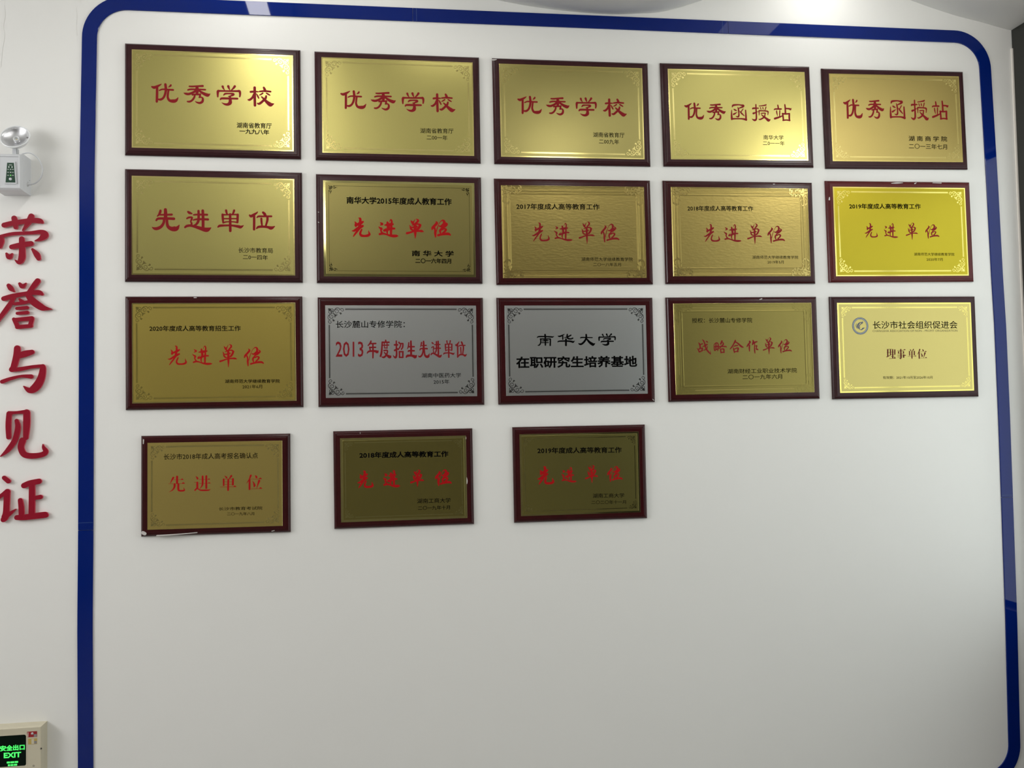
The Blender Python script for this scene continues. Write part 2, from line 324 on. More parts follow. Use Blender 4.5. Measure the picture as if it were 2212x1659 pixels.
# ------------------------------------------------------------------ glyph and plaque data (metres, plaque-local)
GLYPH={
 'c优':(0.0903,0.0675,[[-472,302,81,-391,273,129,-299,325,108,-206,392,81,-130,459,30],[-285,310,102,-288,-8,108,-293,-326,108,-299,-453,102],[-202,130,57,-92,191,71,82,185,79,308,179,79],[20,450,109,36,244,115,35,116,109,4,-76,102,-61,-253,95,-154,-339,102,-241,-336,74],[140,184,81,115,-23,88,107,-215,98,169,-371,115,308,-401,156,413,-361,129,490,-215,30],[223,427,71,199,375,84,135,311,27]]),
 'c秀':(0.0908,0.0673,[[-284,412,68,-168,409,82,6,433,82,215,454,98],[-338,218,71,-193,259,82,312,261,75],[0,416,109,4,240,164,2,0,102],[-54,174,109,-171,73,109,-311,3,109,-415,15,102,-490,52,30],[85,196,82,200,88,123,327,5,150,408,-16,157,488,44,34],[-172,-39,65,-56,-3,82,106,-4,82],[118,5,96,105,-124,89],[82,-154,65,175,-150,68,218,-232,96,196,-377,109,102,-452,102,-2,-425,68,-71,-371,20],[-80,-36,82,-110,-181,89,-187,-328,89,-280,-396,88,-355,-395,68]]),
 'c学':(0.0779,0.0701,[[-256,425,105,-230,341,80,-176,242,29],[-24,444,113,3,349,87,42,255,29],[246,453,111,187,355,87,90,244,44],[-460,-83,72,-460,71,104,-443,187,123,-361,205,84,-20,209,80,336,221,90,438,217,116,464,87,95,449,-45,70],[-216,2,51,-158,69,84,-21,89,70,156,84,90,183,46,113,100,-15,73,-23,-56,41],[-352,-222,58,-297,-163,99,-24,-154,99,351,-149,90],[45,-67,87,56,-267,145,41,-375,160,-55,-448,123,-178,-436,87,-302,-368,17]]),
 'c校':(0.0909,0.0677,[[-382,221,93,-269,241,89,-93,240,52],[-232,443,113,-231,2,113,-224,-446,115],[-259,97,96,-320,-66,96,-415,-174,99,-480,-176,58],[-165,133,41,-119,23,76,-79,-80,58],[113,458,91,145,371,117,162,291,117],[-45,258,66,144,286,83,369,268,77],[72,175,69,12,116,62,-47,74,41],[214,181,66,284,127,69,343,82,48],[200,36,80,175,-78,103,67,-227,103,-52,-356,103,-123,-346,66],[28,-11,58,127,-128,96,221,-253,138,337,-369,179,390,-383,159,486,-339,41]]),
 'c先':(0.0943,0.0741,[[-191,398,88,-203,323,103,-247,218,77,-303,145,46],[-236,210,71,-13,215,78,216,227,91],[-13,446,119,-7,282,136,-8,58,136],[-342,-38,72,-270,38,97,-13,50,103,294,41,110],[-58,12,103,-75,-137,103,-159,-303,116,-293,-398,129,-398,-404,113,-487,-353,36],[43,14,103,48,-165,110,87,-314,129,199,-401,168,322,-407,207,411,-368,155,490,-232,28]]),
 'c进':(0.0916,0.0748,[[-359,388,81,-307,344,115,-221,309,60],[-400,83,66,-331,128,81,-215,135,76,-227,49,79,-260,-56,63,-227,-130,76,-245,-219,79],[-151,251,63,17,269,85,349,267,87],[-163,20,58,17,60,85,377,52,99],[29,433,97,34,172,105,16,-36,105,-53,-171,92,-158,-240,59],[186,450,112,197,101,118,196,-286,118],[-471,-319,81,-401,-259,105,-274,-237,105,-100,-284,118,132,-369,158,283,-418,184,376,-402,171,487,-326,37]]),
 'c单':(0.0905,0.0791,[[-168,455,96,-150,349,84,-121,265,65],[135,460,93,111,368,84,69,268,65],[-304,261,78,-139,264,58,-20,274,65,158,277,65,277,272,78],[-304,269,93,-293,78,96,-282,-98,67],[271,272,101,264,88,101,261,-68,88],[-281,85,58,264,95,58],[-276,-91,71,-140,-53,54,98,-49,54,258,-79,71],[-16,281,104,-15,-87,106,-13,-454,109],[-478,-291,59,-407,-234,103,-200,-217,84,38,-213,84,275,-251,117,382,-275,123,489,-206,29]]),
 'c位':(0.0884,0.0667,[[-473,294,79,-418,245,129,-308,331,115,-209,417,79,-166,485,32],[-302,281,109,-303,-89,109,-308,-450,109],[42,448,109,97,373,129,133,273,115],[-198,174,46,-137,237,86,35,246,86,360,252,86],[-27,127,93,-22,-33,93,-4,-234,79],[206,207,108,206,55,108,174,-113,93,143,-249,86],[-213,-406,54,-139,-321,112,32,-301,108,216,-323,115,351,-366,158,489,-273,32]]),
 'c函':(0.0623,0.074,[[-385,341,64,-320,437,117,0,473,74,158,451,89,296,422,142,262,350,106,89,285,74,-14,236,50],[-49,314,46,-8,157,89,7,-79,80,-11,-221,103,-83,-269,89,-190,-231,32],[-285,185,67,-218,147,103,-121,101,39],[-322,-115,106,-230,-66,89,-107,6,32],[274,221,53,198,113,62,112,1,67],[67,79,32,168,-45,92,328,-201,50],[-436,139,39,-449,-85,85,-448,-321,120,-450,-423,106],[-449,-407,110,-249,-389,85,148,-384,85,345,-413,117,440,-436,138],[429,144,75,435,-73,89,437,-278,106,442,-467,89]]),
 'c授':(0.076,0.0774,[[-440,208,50,-402,250,98,-123,262,60],[-255,471,69,-256,214,79,-251,-164,87,-267,-376,94,-340,-445,116,-420,-423,79,-491,-371,22],[-404,-45,116,-300,-6,79,-183,57,50],[-83,391,44,98,414,60,264,450,79,295,477,57],[-22,306,54,13,188,38],[109,303,60,128,205,44],[283,344,54,253,237,54,216,154,38],[-103,-146,32,-96,-10,54,-98,103,76,66,113,66,312,99,73,376,65,88,380,-18,54,366,-117,41],[12,-39,57,223,-20,57,211,-96,63,179,-233,79,76,-325,85,-59,-395,71,-123,-381,44],[14,-107,38,131,-219,91,272,-338,117,391,-434,166,483,-388,41]]),
 'c站':(0.0739,0.074,[[-256,435,72,-240,327,85,-236,248,82],[-464,165,59,-390,206,82,-76,211,89],[-336,103,56,-326,-24,72,-293,-198,26],[-157,119,62,-166,-37,66,-184,-228,49],[-454,-366,115,-333,-325,112,-160,-259,92,-21,-193,62],[141,468,79,155,254,91,156,-64,99],[189,247,79,376,234,92,442,203,115,488,267,30],[-5,-58,92,11,-225,95,26,-463,85],[-14,-66,82,189,-79,86,377,-57,79],[369,-60,99,358,-267,102,364,-466,86],[-1,-463,79,187,-437,76,382,-461,86]]),
 'r先':(0.0642,0.0675,[[-336,295,21,-277,219,78,-260,118,111,-275,61,78],[-109,487,34,-36,455,86,-26,348,99,-44,157,111,-104,-72,111],[-287,105,91,-152,157,102,12,234,120,114,287,78],[-489,-187,26,-375,-187,81,-198,-85,104,-35,5,118,102,71,86],[-104,-72,91,-202,-212,78,-313,-351,72,-410,-485,39],[43,-122,63,-7,-223,78,-37,-350,85,34,-439,98,195,-457,85,357,-438,98,460,-374,98,442,-272,55,418,-171,16]]),
 'r进':(0.0694,0.0651,[[-418,309,23,-344,257,82,-320,211,95,-434,151,10],[-492,71,21,-437,6,62,-358,-53,100,-379,-166,62,-307,-297,74],[-440,-357,85,-295,-323,87,-121,-362,64,65,-428,85,252,-453,113,403,-450,95,491,-446,23],[-42,318,80,-32,219,105,1,21,118,-40,-111,80,-68,-243,67,-33,-355,28],[56,325,15,84,431,28,138,478,54,173,379,71,155,154,82,135,-110,95,128,-401,75],[-183,165,41,-45,179,103,80,193,129,238,221,62],[-204,-145,98,-52,-98,103,137,-31,88,301,-30,75],[-221,-99,28,-87,5,15]]),
 'r单':(0.0612,0.0829,[[-240,418,15,-192,356,71,-137,293,98,-82,231,61],[13,482,10,-48,388,37,-93,325,68],[71,492,22,162,446,78,167,378,86,48,273,73,-12,200,86],[-313,178,15,-259,95,61,-231,-9,76,-151,-71,71,-65,-81,49],[-185,168,22,-69,200,56,75,230,56,218,230,71,281,170,98],[288,180,108,241,76,98,152,-18,95,79,-60,44],[-231,64,54,-74,64,68,99,107,78],[-4,211,108,9,2,110,9,-206,100,10,-362,63,5,-492,22],[-457,-239,93,-313,-207,78,-82,-144,67,205,-117,71,377,-122,90,491,-153,20]]),
 'r位':(0.0676,0.0677,[[-280,409,21,-224,320,103,-326,179,101,-440,50,103,-475,-46,62],[-356,38,77,-320,-90,75,-313,-281,95,-299,-479,52],[-258,-192,34,-199,39,36,-129,231,23,-33,398,28,87,475,62,164,412,101,161,322,103],[-105,154,44,-1,129,88,158,219,162],[240,335,47,316,259,75,183,156,136,49,53,72],[34,1,78,-47,-101,93,-43,-216,75,-13,-280,52],[46,-50,78,165,-4,62,249,-49,93,200,-152,78,92,-254,75],[-159,-383,93,-28,-344,88,169,-305,101,379,-298,104,475,-355,62]]),
 'r战':(0.0528,0.0588,[[-382,290,25,-292,185,105,-262,66,92,-259,-82,95],[-242,155,64,-86,212,73],[-489,-72,25,-408,-184,67,-335,-303,89],[-372,-140,73,-217,-90,73,-114,-76,89],[-105,-76,95,-128,-231,83],[-336,-321,79,-206,-275,80,-102,-232,73],[-93,27,35,63,63,92,185,135,105,280,164,61],[-93,487,35,6,389,89,69,240,88,114,62,92,175,-131,92,323,-311,99,480,-483,45],[476,-446,57,463,-238,13],[258,31,54,228,-102,61,88,-189,70,-24,-210,45],[176,365,48,244,342,89,294,297,57]]),
 'r略':(0.0505,0.0493,[[-476,162,46,-473,-32,68,-453,-245,82,-401,-299,64],[-475,180,46,-328,302,82,-202,297,82,-152,176,89,-159,-36,96,-204,-310,64],[-312,231,71,-336,37,100,-335,-211,75],[-445,20,71,-229,35,107,-139,34,89],[-418,-263,64,-217,-177,75],[145,452,118,124,367,136,29,209,93],[230,313,93,244,189,100,96,49,93,-91,-143,64],[-139,17,78,131,27,89,437,13,96,489,-45,29],[17,-163,75,30,-304,93,52,-464,89],[34,-189,64,250,-174,107,281,-325,96,251,-422,82],[53,-443,82,296,-435,89]]),
 'r合':(0.0576,0.0509,[[-78,462,89,-104,380,119,-221,158,91,-355,-63,96,-478,-207,59],[-58,328,83,98,223,99,282,31,129,391,-53,122,483,-75,46],[-210,3,59,-66,53,92,85,68,73],[-244,-82,43,-217,-237,86,-169,-461,92],[-169,-212,73,40,-129,92,110,-173,116,65,-327,99,55,-421,76],[-159,-401,76,95,-396,83]]),
 'r作':(0.0465,0.0526,[[-243,396,111,-191,328,131,-348,170,119,-461,25,91],[-254,114,111,-273,-104,115,-270,-313,75],[51,475,67,89,347,150,18,184,111,-5,130,51],[86,256,147,239,327,115,392,362,91],[193,255,67,168,-109,87,180,-364,87,197,-482,47],[206,36,51,359,71,91,332,-56,75,306,-174,75,391,-193,127,487,-240,32]]),
 's先':(0.0557,0.055,[[-203,388,124,-265,281,96,-320,167,63,-389,53,25],[24,448,130,24,57,127],[-182,265,20,383,251,20],[245,257,17,327,289,73,413,248,11],[-492,19,21,465,7,21],[313,18,20,403,51,79,496,5,11],[-120,-12,118,-134,-185,113,-210,-327,85,-320,-426,48,-457,-494,14],[100,-17,119,100,-335,124,175,-427,102,410,-430,102,465,-390,79,437,-315,48,430,-228,11]]),
 's进':(0.0567,0.0536,[[-417,453,17,-335,376,94,-302,301,114],[-315,49,125,-316,-316,121],[-492,68,20,-329,71,26],[-357,-329,85,-452,-438,97],[-289,-346,51,-139,-439,85,51,-459,100,365,-455,83,474,-396,14],[-200,246,21,441,235,21],[325,244,20,387,265,60,465,235,11],[-200,-6,21,475,-19,21],[339,-9,20,407,11,66,496,-19,11],[5,442,114,4,18,114,-30,-159,88,-153,-335,26],[230,452,117,229,-315,120]]),
 's单':(0.0545,0.0547,[[-225,466,17,-140,391,84,-97,346,93],[189,449,127,131,362,87,60,261,41],[-325,267,22,345,252,22],[-226,78,19,230,67,19],[-226,-87,22,230,-90,22],[-283,247,107,-283,-141,95],[295,249,119,287,-111,116],[2,219,113,-11,-455,113],[-490,-246,25,472,-257,22],[315,-255,20,408,-216,78,495,-259,12]]),
 's位':(0.0539,0.0534,[[-217,448,130,-275,291,89,-363,113,59,-494,-65,15],[-295,201,118,-297,-453,118],[37,457,18,117,380,109,139,319,124],[-189,214,21,451,209,21],[291,221,21,379,255,68,483,207,12],[-109,84,18,-30,-61,83,10,-212,130,-16,-294,71],[305,82,148,261,-53,110,202,-232,65,151,-411,18],[-191,-433,21,463,-431,21],[318,-418,21,391,-381,68,495,-429,12]]),
 's理':(0.0398,0.0356,[[-335,410,140,-358,-236,122],[-427,464,35,86,485,35],[-439,135,35,-97,139,35],[-467,-311,87,-237,-216,70,-20,-107,31],[-45,406,122,-62,-106,114],[191,426,122,162,-421,122],[426,401,122,410,-54,114],[-95,184,31,461,177,31],[-104,-75,31,453,-68,31],[-25,-254,35,425,-237,35],[-204,-483,39,460,-461,39],[268,-445,35,389,-411,114,490,-466,26]]),
 's事':(0.0393,0.0373,[[-467,345,34,380,395,34],[250,397,34,373,429,95,459,394,26],[-73,447,129,-82,-364,138],[-82,-364,129,-138,-461,95,-278,-383,34],[-342,215,120,-347,87,112],[221,209,121,217,81,112],[-362,267,26,288,259,26],[-370,53,26,281,46,26],[-461,-56,30,233,-56,30],[-487,-176,34,403,-160,39],[232,-90,129,223,-325,129],[-469,-295,34,225,-291,34],[308,-151,34,396,-126,78,490,-161,26]]),
 'c年':(0.0418,0.0632,[[-135,469,96,-190,362,118,-378,220,78],[-190,326,83,23,325,105,262,334,109],[-246,112,100,20,120,100,246,119,100],[-246,130,100,-209,-31,87],[23,325,96,30,-103,109,16,-469,96],[-464,-208,74,-329,-111,126,17,-85,131,256,-104,166,383,-136,205,483,-60,35]]),
 'c度':(0.0399,0.0631,[[27,469,99,37,388,117],[-277,362,112,311,360,108],[-277,353,99,-310,30,112,-356,-220,130,-435,-390,130],[-224,200,81,281,208,94],[-96,317,67,-72,48,67],[142,316,67,138,29,67],[-86,51,67,152,51,67],[-130,-87,99,150,-82,103,148,-204,108,19,-365,121,-150,-450,130,-304,-435,72],[-104,-185,76,104,-329,125,368,-429,224,473,-366,54]]),
 'c招':(0.0405,0.0625,[[-325,255,130,-62,254,130],[-169,468,99,-162,73,112,-154,-289,123,-240,-451,152,-378,-414,98,-487,-323,27],[-316,-53,143,-52,37,90],[79,390,121,161,330,103,424,329,103],[444,329,99,413,126,108,294,0,90],[243,290,99,158,127,94,-11,-18,81],[112,-136,108,114,-452,107],[98,-130,112,444,-131,112],[430,-128,112,414,-454,112],[106,-449,103,425,-450,112]]),
 'c生':(0.0411,0.0589,[[-220,382,87,-250,180,101,-349,26,46],[-251,145,110,262,149,110],[-269,-109,101,-186,-81,119,258,-82,115],[-26,459,124,-14,44,138,-20,-342,138],[-460,-451,83,-355,-369,170,-26,-351,152,220,-391,198,343,-420,239,474,-334,55]]),
 'c南':(0.0654,0.0432,[[-25,440,121,-17,199,126],[-479,219,63,-382,283,89,-16,279,90,329,253,100,411,243,84,491,307,26],[-298,89,100,-279,-56,92,-303,-281,92,-381,-418,89,-456,-440,47],[-298,89,84,251,83,84],[272,83,100,269,-191,100,259,-448,105],[-116,55,58,-59,-52,42],[99,53,53,33,-43,42],[-193,-73,58,152,-61,69],[-227,-217,63,160,-215,63],[-13,6,100,-19,-419,105]]),
 'c华':(0.0652,0.0437,[[-464,335,53,-384,302,100,-242,365,100,-88,484,32],[-189,300,90,-192,61,90],[280,392,95,104,266,90,-104,188,42],[74,451,100,61,266,105,124,122,116,276,88,90,386,145,95],[-478,-159,68,-401,-97,89,-31,-84,100,273,-120,116,398,-169,127,491,-74,26],[-8,59,126,-15,-436,132]]),
 'c大':(0.0657,0.0418,[[-361,153,65,-252,202,86,334,179,70],[-21,441,119,-25,132,135,-126,-134,135,-281,-350,135,-401,-382,124,-486,-314,43],[7,65,102,155,-204,162,326,-391,200,386,-408,183,490,-325,32]]),
}
PLAQUES=[
 ((-0.4916, 1.0249, -0.0048, 0.6023, 0.3969, 0.553, 0.3485, 0.0003, -0.0), [('c优', -0.1645, 0.0221, 0.0913, 0.0689), ('c秀', -0.0557, 0.0212, 0.0912, 0.0676), ('c学', 0.0534, 0.0213, 0.083, 0.0733), ('c校', 0.1636, 0.0204, 0.0921, 0.0721)], [('湖南省教育厅', 0.1401, -0.0846, 0.1215, 0.0206, 0.0054, 0.02, 'ink'), ('一九九八年', 0.1404, -0.1067, 0.1023, 0.019, -0.0184, 0.03, 'ink')]),
 ((0.1588, 1.0204, -0.0025, 0.5974, 0.3961, 0.5479, 0.3486, 0.0001, 0.0001), [('c优', -0.1616, 0.0216, 0.0916, 0.068), ('c秀', -0.0544, 0.0199, 0.0897, 0.0677), ('c学', 0.0532, 0.0196, 0.0808, 0.072), ('c校', 0.162, 0.0198, 0.0898, 0.0693)], [('湖南省教育厅', 0.1382, -0.0844, 0.1213, 0.0192, 0.013, 0.0, 'ink'), ('二00一年', 0.1385, -0.1094, 0.0758, 0.0179, -0.0039, 0.0, 'ink')]),
 ((0.8047, 1.0192, 0.0009, 0.5955, 0.3961, 0.5461, 0.3487, -0.0004, 0.0001), [('c优', -0.1622, 0.0216, 0.0906, 0.0675), ('c秀', -0.0559, 0.0198, 0.0883, 0.0678), ('c学', 0.0526, 0.0203, 0.0797, 0.0715), ('c校', 0.1622, 0.02, 0.0908, 0.0687)], [('湖南省教育厅', 0.1362, -0.0842, 0.1209, 0.0192, 0.0037, 0.01, 'ink'), ('二00九年', 0.1364, -0.1096, 0.0769, 0.0186, -0.0075, 0.01, 'ink')]),
 ((1.4535, 1.0245, 0.0096, 0.6019, 0.3971, 0.5507, 0.348, 0.0003, -0.0006), [('c优', -0.1764, 0.0112, 0.0761, 0.0663), ('c秀', -0.0892, 0.0098, 0.0757, 0.065), ('c函', 0.001, 0.0094, 0.0647, 0.0631), ('c授', 0.0904, 0.0099, 0.0755, 0.0664), ('c站', 0.1785, 0.0118, 0.0729, 0.0657)], [('南华大学', 0.1371, -0.0857, 0.081, 0.0181, -0.006, 0.0, 'ink'), ('二0一一年', 0.1371, -0.1083, 0.0879, 0.0175, -0.0055, 0.0, 'ink')]),
 ((2.1038, 1.0263, 0.011, 0.5998, 0.3946, 0.5495, 0.3451, 0.0002, 0.0018), [('c优', -0.1812, 0.036, 0.0784, 0.079), ('c秀', -0.089, 0.0356, 0.0757, 0.0756), ('c函', 0.0051, 0.0358, 0.0655, 0.0747), ('c授', 0.0987, 0.0359, 0.0759, 0.0814), ('c站', 0.1872, 0.0366, 0.0714, 0.0761)], [('湖 南 商 学 院', 0.129, -0.0783, 0.1643, 0.021, -0.004, 0.015, 'ink'), ('二〇一三年七月', 0.1276, -0.1095, 0.1626, 0.021, -0.0091, 0.0, 'ink')]),
 ((-0.4926, 0.5796, -0.005, 0.6053, 0.3961, 0.5545, 0.3471, -0.0004, -0.0014), [('c先', -0.1634, 0.0193, 0.0929, 0.0793), ('c进', -0.0556, 0.0178, 0.0914, 0.0778), ('c单', 0.0561, 0.0186, 0.0902, 0.0797), ('c位', 0.1642, 0.0192, 0.0898, 0.0675)], [('长沙市教育局', 0.1414, -0.0861, 0.1185, 0.0188, -0.0033, 0.0, 'ink'), ('二0一四年', 0.1404, -0.1107, 0.0855, 0.0175, -0.0204, 0.0, 'ink')]),
 ((0.1575, 0.5741, -0.0044, 0.5964, 0.3933, 0.545, 0.3467, -0.0001, -0.0011), [('r先', -0.1402, 0.0035, 0.0648, 0.0686), ('r进', -0.042, 0.002, 0.0708, 0.0634), ('r单', 0.0537, 0.0009, 0.0635, 0.0713), ('r位', 0.1482, 0.0022, 0.0686, 0.0639)], [('南华大学2015年度成人教育工作', -0.0011, 0.1009, 0.378, 0.0269, 0.0006, 0.03, 'ink'), ('南 华 大 学', 0.117, -0.0893, 0.1518, 0.022, -0.0053, 0.03, 'ink'), ('二〇一六年四月', 0.1184, -0.1165, 0.1299, 0.019, -0.0041, 0.03, 'ink')]),
 ((0.8025, 0.5698, 0.003, 0.5943, 0.3946, 0.5435, 0.3444, -0.0016, -0.0022), [('r先', -0.1293, -0.0029, 0.0662, 0.0696), ('r进', -0.0442, -0.0025, 0.0691, 0.0669), ('r单', 0.0447, -0.0046, 0.0605, 0.0829), ('r位', 0.1336, -0.0058, 0.0701, 0.0697)], [('2017年度成人高等教育工作', -0.0606, 0.0918, 0.3147, 0.0232, 0.0029, 0.02, 'ink'), ('湖南师范大学继续教育学院', 0.1201, -0.1043, 0.1968, 0.0143, -0.0025, 0.0, 'ink'), ('二〇一八年五月', 0.1196, -0.124, 0.1061, 0.0134, -0.0003, 0.0, 'ink')]),
 ((1.4483, 0.5721, 0.0016, 0.5985, 0.3937, 0.5473, 0.3402, 0.0021, 0.0005), [('r先', -0.1159, -0.0042, 0.0635, 0.0671), ('r进', -0.0333, -0.0038, 0.0687, 0.0671), ('r单', 0.0547, -0.0061, 0.0592, 0.0792), ('r位', 0.1414, -0.0085, 0.0691, 0.0661)], [('2018年度成人高等教育工作', -0.078, 0.0899, 0.261, 0.0208, 0.0063, 0.02, 'ink'), ('湖南师范大学继续教育学院', 0.1352, -0.0964, 0.1853, 0.0131, -0.0009, 0.0, 'ink'), ('2019年5月', 0.1358, -0.115, 0.0656, 0.0128, 0.0015, 0.0, 'ink')]),
 ((2.1072, 0.5806, 0.0055, 0.6083, 0.3976, 0.5569, 0.35, -0.0005, -0.0014), [('r先', -0.1278, 0.0026, 0.0543, 0.0562), ('r进', -0.0447, 0.0024, 0.0584, 0.0572), ('r单', 0.0432, 0.0001, 0.0509, 0.0673), ('r位', 0.1296, -0.0009, 0.0583, 0.0561)], [('2019年度成人高等教育工作', -0.0647, 0.0974, 0.2992, 0.022, 0.0041, 0.025, 'ink'), ('湖南师范大学继续教育学院', 0.134, -0.0912, 0.1715, 0.0125, -0.0064, 0.0, 'ink'), ('2020年7月', 0.1346, -0.1116, 0.0688, 0.0125, -0.002, 0.0, 'ink')]),
 ((-0.4945, 0.1335, -0.0012, 0.602, 0.3948, 0.5542, 0.3485, 0.0002, -0.0009), [('r先', -0.1262, -0.0101, 0.0635, 0.0672), ('r进', -0.042, -0.0106, 0.067, 0.0668), ('r单', 0.0457, -0.013, 0.0597, 0.0813), ('r位', 0.1333, -0.0168, 0.0677, 0.0676)], [('2020年度成人高等教育招生工作', -0.0648, 0.0836, 0.3076, 0.0203, -0.0028, 0.02, 'ink'), ('湖南师范大学继续教育学院', 0.1275, -0.1037, 0.1877, 0.0136, -0.0088, 0.02, 'ink'), ('2021年6月', 0.127, -0.1228, 0.0676, 0.0136, -0.0008, 0.01, 'ink')]),
 ((0.1566, 0.1294, -0.0052, 0.5943, 0.392, 0.5402, 0.3308, -0.0001, 0.0008), [('c年', -0.104, 0.0074, 0.042, 0.0645), ('c度', -0.0585, 0.009, 0.041, 0.0667), ('c招', -0.0131, 0.0072, 0.0388, 0.0642), ('c生', 0.0337, 0.0071, 0.0401, 0.064), ('c先', 0.0787, 0.0067, 0.0411, 0.0644), ('c进', 0.1233, 0.0073, 0.0404, 0.0631), ('c单', 0.1693, 0.0075, 0.0409, 0.0653), ('c位', 0.2137, 0.0056, 0.041, 0.0609)], [('长沙麓山专修学院：', -0.1109, 0.098, 0.2453, 0.0264, 0.0024, 0, 'ink'), ('2013', -0.1856, 0.0086, 0.0974, 0.0555, -0.005, 0, 'red'), ('湖南中医药大学', 0.1409, -0.0876, 0.1425, 0.0172, -0.0027, 0.0, 'ink'), ('2015年', 0.141, -0.1108, 0.057, 0.0163, 0.0109, 0.0, 'ink')]),
 ((0.8002, 0.1271, -0.0019, 0.5915, 0.3924, 0.5332, 0.3313, -0.0009, 0.0007), [('c南', -0.1173, 0.0385, 0.0645, 0.0446), ('c华', -0.0404, 0.038, 0.0649, 0.0448), ('c大', 0.0371, 0.0385, 0.0647, 0.0428), ('c学', 0.1149, 0.0387, 0.0667, 0.0445)], [('在职研究生培养基地', -0.0005, -0.0435, 0.4568, 0.0436, -0.0017, 0.03, 'ink')]),
 ((1.4491, 0.1272, 0.0025, 0.6014, 0.3941, 0.5497, 0.3442, -0.0001, 0.0005), [('r战', -0.1611, 0.0074, 0.0541, 0.058), ('r略', -0.0963, 0.0071, 0.051, 0.0484), ('r合', -0.0312, 0.0082, 0.0559, 0.0494), ('r作', 0.0318, 0.0059, 0.0472, 0.0525), ('r单', 0.0969, 0.0084, 0.0475, 0.0651), ('r位', 0.1618, 0.0061, 0.0546, 0.0534)], [('授权：长沙麓山专修学院', -0.0849, 0.1076, 0.2382, 0.0194, -0.0033, 0.0, 'ink'), ('湖南财经工业职业技术学院', 0.0681, -0.0862, 0.2778, 0.0183, -0.0021, 0.0, 'ink'), ('二〇一九年六月', 0.0674, -0.1091, 0.1584, 0.0183, -0.0019, 0.0, 'ink')]),
 ((2.1086, 0.1262, -0.0, 0.6111, 0.3971, 0.5605, 0.3489, 0.0007, -0.0006), [('s理', -0.0643, -0.0261, 0.0387, 0.0377), ('s事', -0.0202, -0.0273, 0.0366, 0.0393), ('s单', 0.0231, -0.027, 0.0357, 0.0378), ('s位', 0.0654, -0.0275, 0.0411, 0.0379)], [('长沙市社会组织促进会', 0.0423, 0.0861, 0.3559, 0.0303, -0.0039, 0.005, 'ink'), ('CHANGSHA ASSOCIATION OF NON - PROFIT ORGANIZATION', 0.0409, 0.0628, 0.3568, 0.0079, -0.0031, 0.01, 'olive'), ('有效期：2021年10月至2026年10月', 0.002, -0.1192, 0.2073, 0.0115, -0.01, 0.0, 'ink')]),
 ((-0.494, -0.3291, -0.0065, 0.504, 0.3469, 0.4543, 0.2992, -0.0018, -0.0004), [('s先', -0.1318, 0.0057, 0.0554, 0.0554), ('s进', -0.0454, 0.006, 0.0553, 0.0537), ('s单', 0.0412, 0.0046, 0.0544, 0.0542), ('s位', 0.1295, 0.0052, 0.0543, 0.0527)], [('长沙市2018年成人高考报名确认点', -0.0163, 0.0992, 0.3172, 0.021, -0.0045, 0.0, 'ink'), ('长沙市教育考试院', 0.0828, -0.085, 0.1482, 0.0118, -0.0058, 0.0, 'ink'), ('二〇一九年八月', 0.083, -0.1037, 0.0923, 0.0113, -0.0138, 0.0, 'ink')]),
 ((0.1577, -0.3261, -0.0007, 0.4981, 0.3466, 0.4487, 0.2975, -0.0005, -0.0012), [('r先', -0.1381, 0.0003, 0.0554, 0.0606), ('r进', -0.0449, -0.0001, 0.0595, 0.0598), ('r单', 0.0463, -0.0014, 0.0484, 0.0605), ('r位', 0.14, -0.0018, 0.0575, 0.0571)], [('2018年度成人高等教育工作', 0.001, 0.0844, 0.3169, 0.0231, -0.0088, 0.035, 'ink'), ('湖南工商大学', 0.1045, -0.0833, 0.1204, 0.0173, -0.0105, 0.01, 'ink'), ('二〇一九年十月', 0.1045, -0.1088, 0.1143, 0.0147, -0.0104, 0.01, 'ink')]),
 ((0.8039, -0.3269, -0.0019, 0.5002, 0.3485, 0.448, 0.2982, -0.0016, -0.0012), [('r先', -0.1323, -0.0041, 0.0601, 0.0647), ('r进', -0.0454, -0.0044, 0.0562, 0.0555), ('r单', 0.04, -0.004, 0.0491, 0.0654), ('r位', 0.128, -0.0058, 0.0575, 0.0562)], [('2019年度成人高等教育工作', -0.0027, 0.0842, 0.3166, 0.0229, -0.015, 0.025, 'ink'), ('湖南工商大学', 0.1017, -0.085, 0.1192, 0.0167, -0.019, 0.0, 'ink'), ('二〇二〇年十一月', 0.1021, -0.1093, 0.1311, 0.014, -0.021, 0.0, 'ink')]),
]
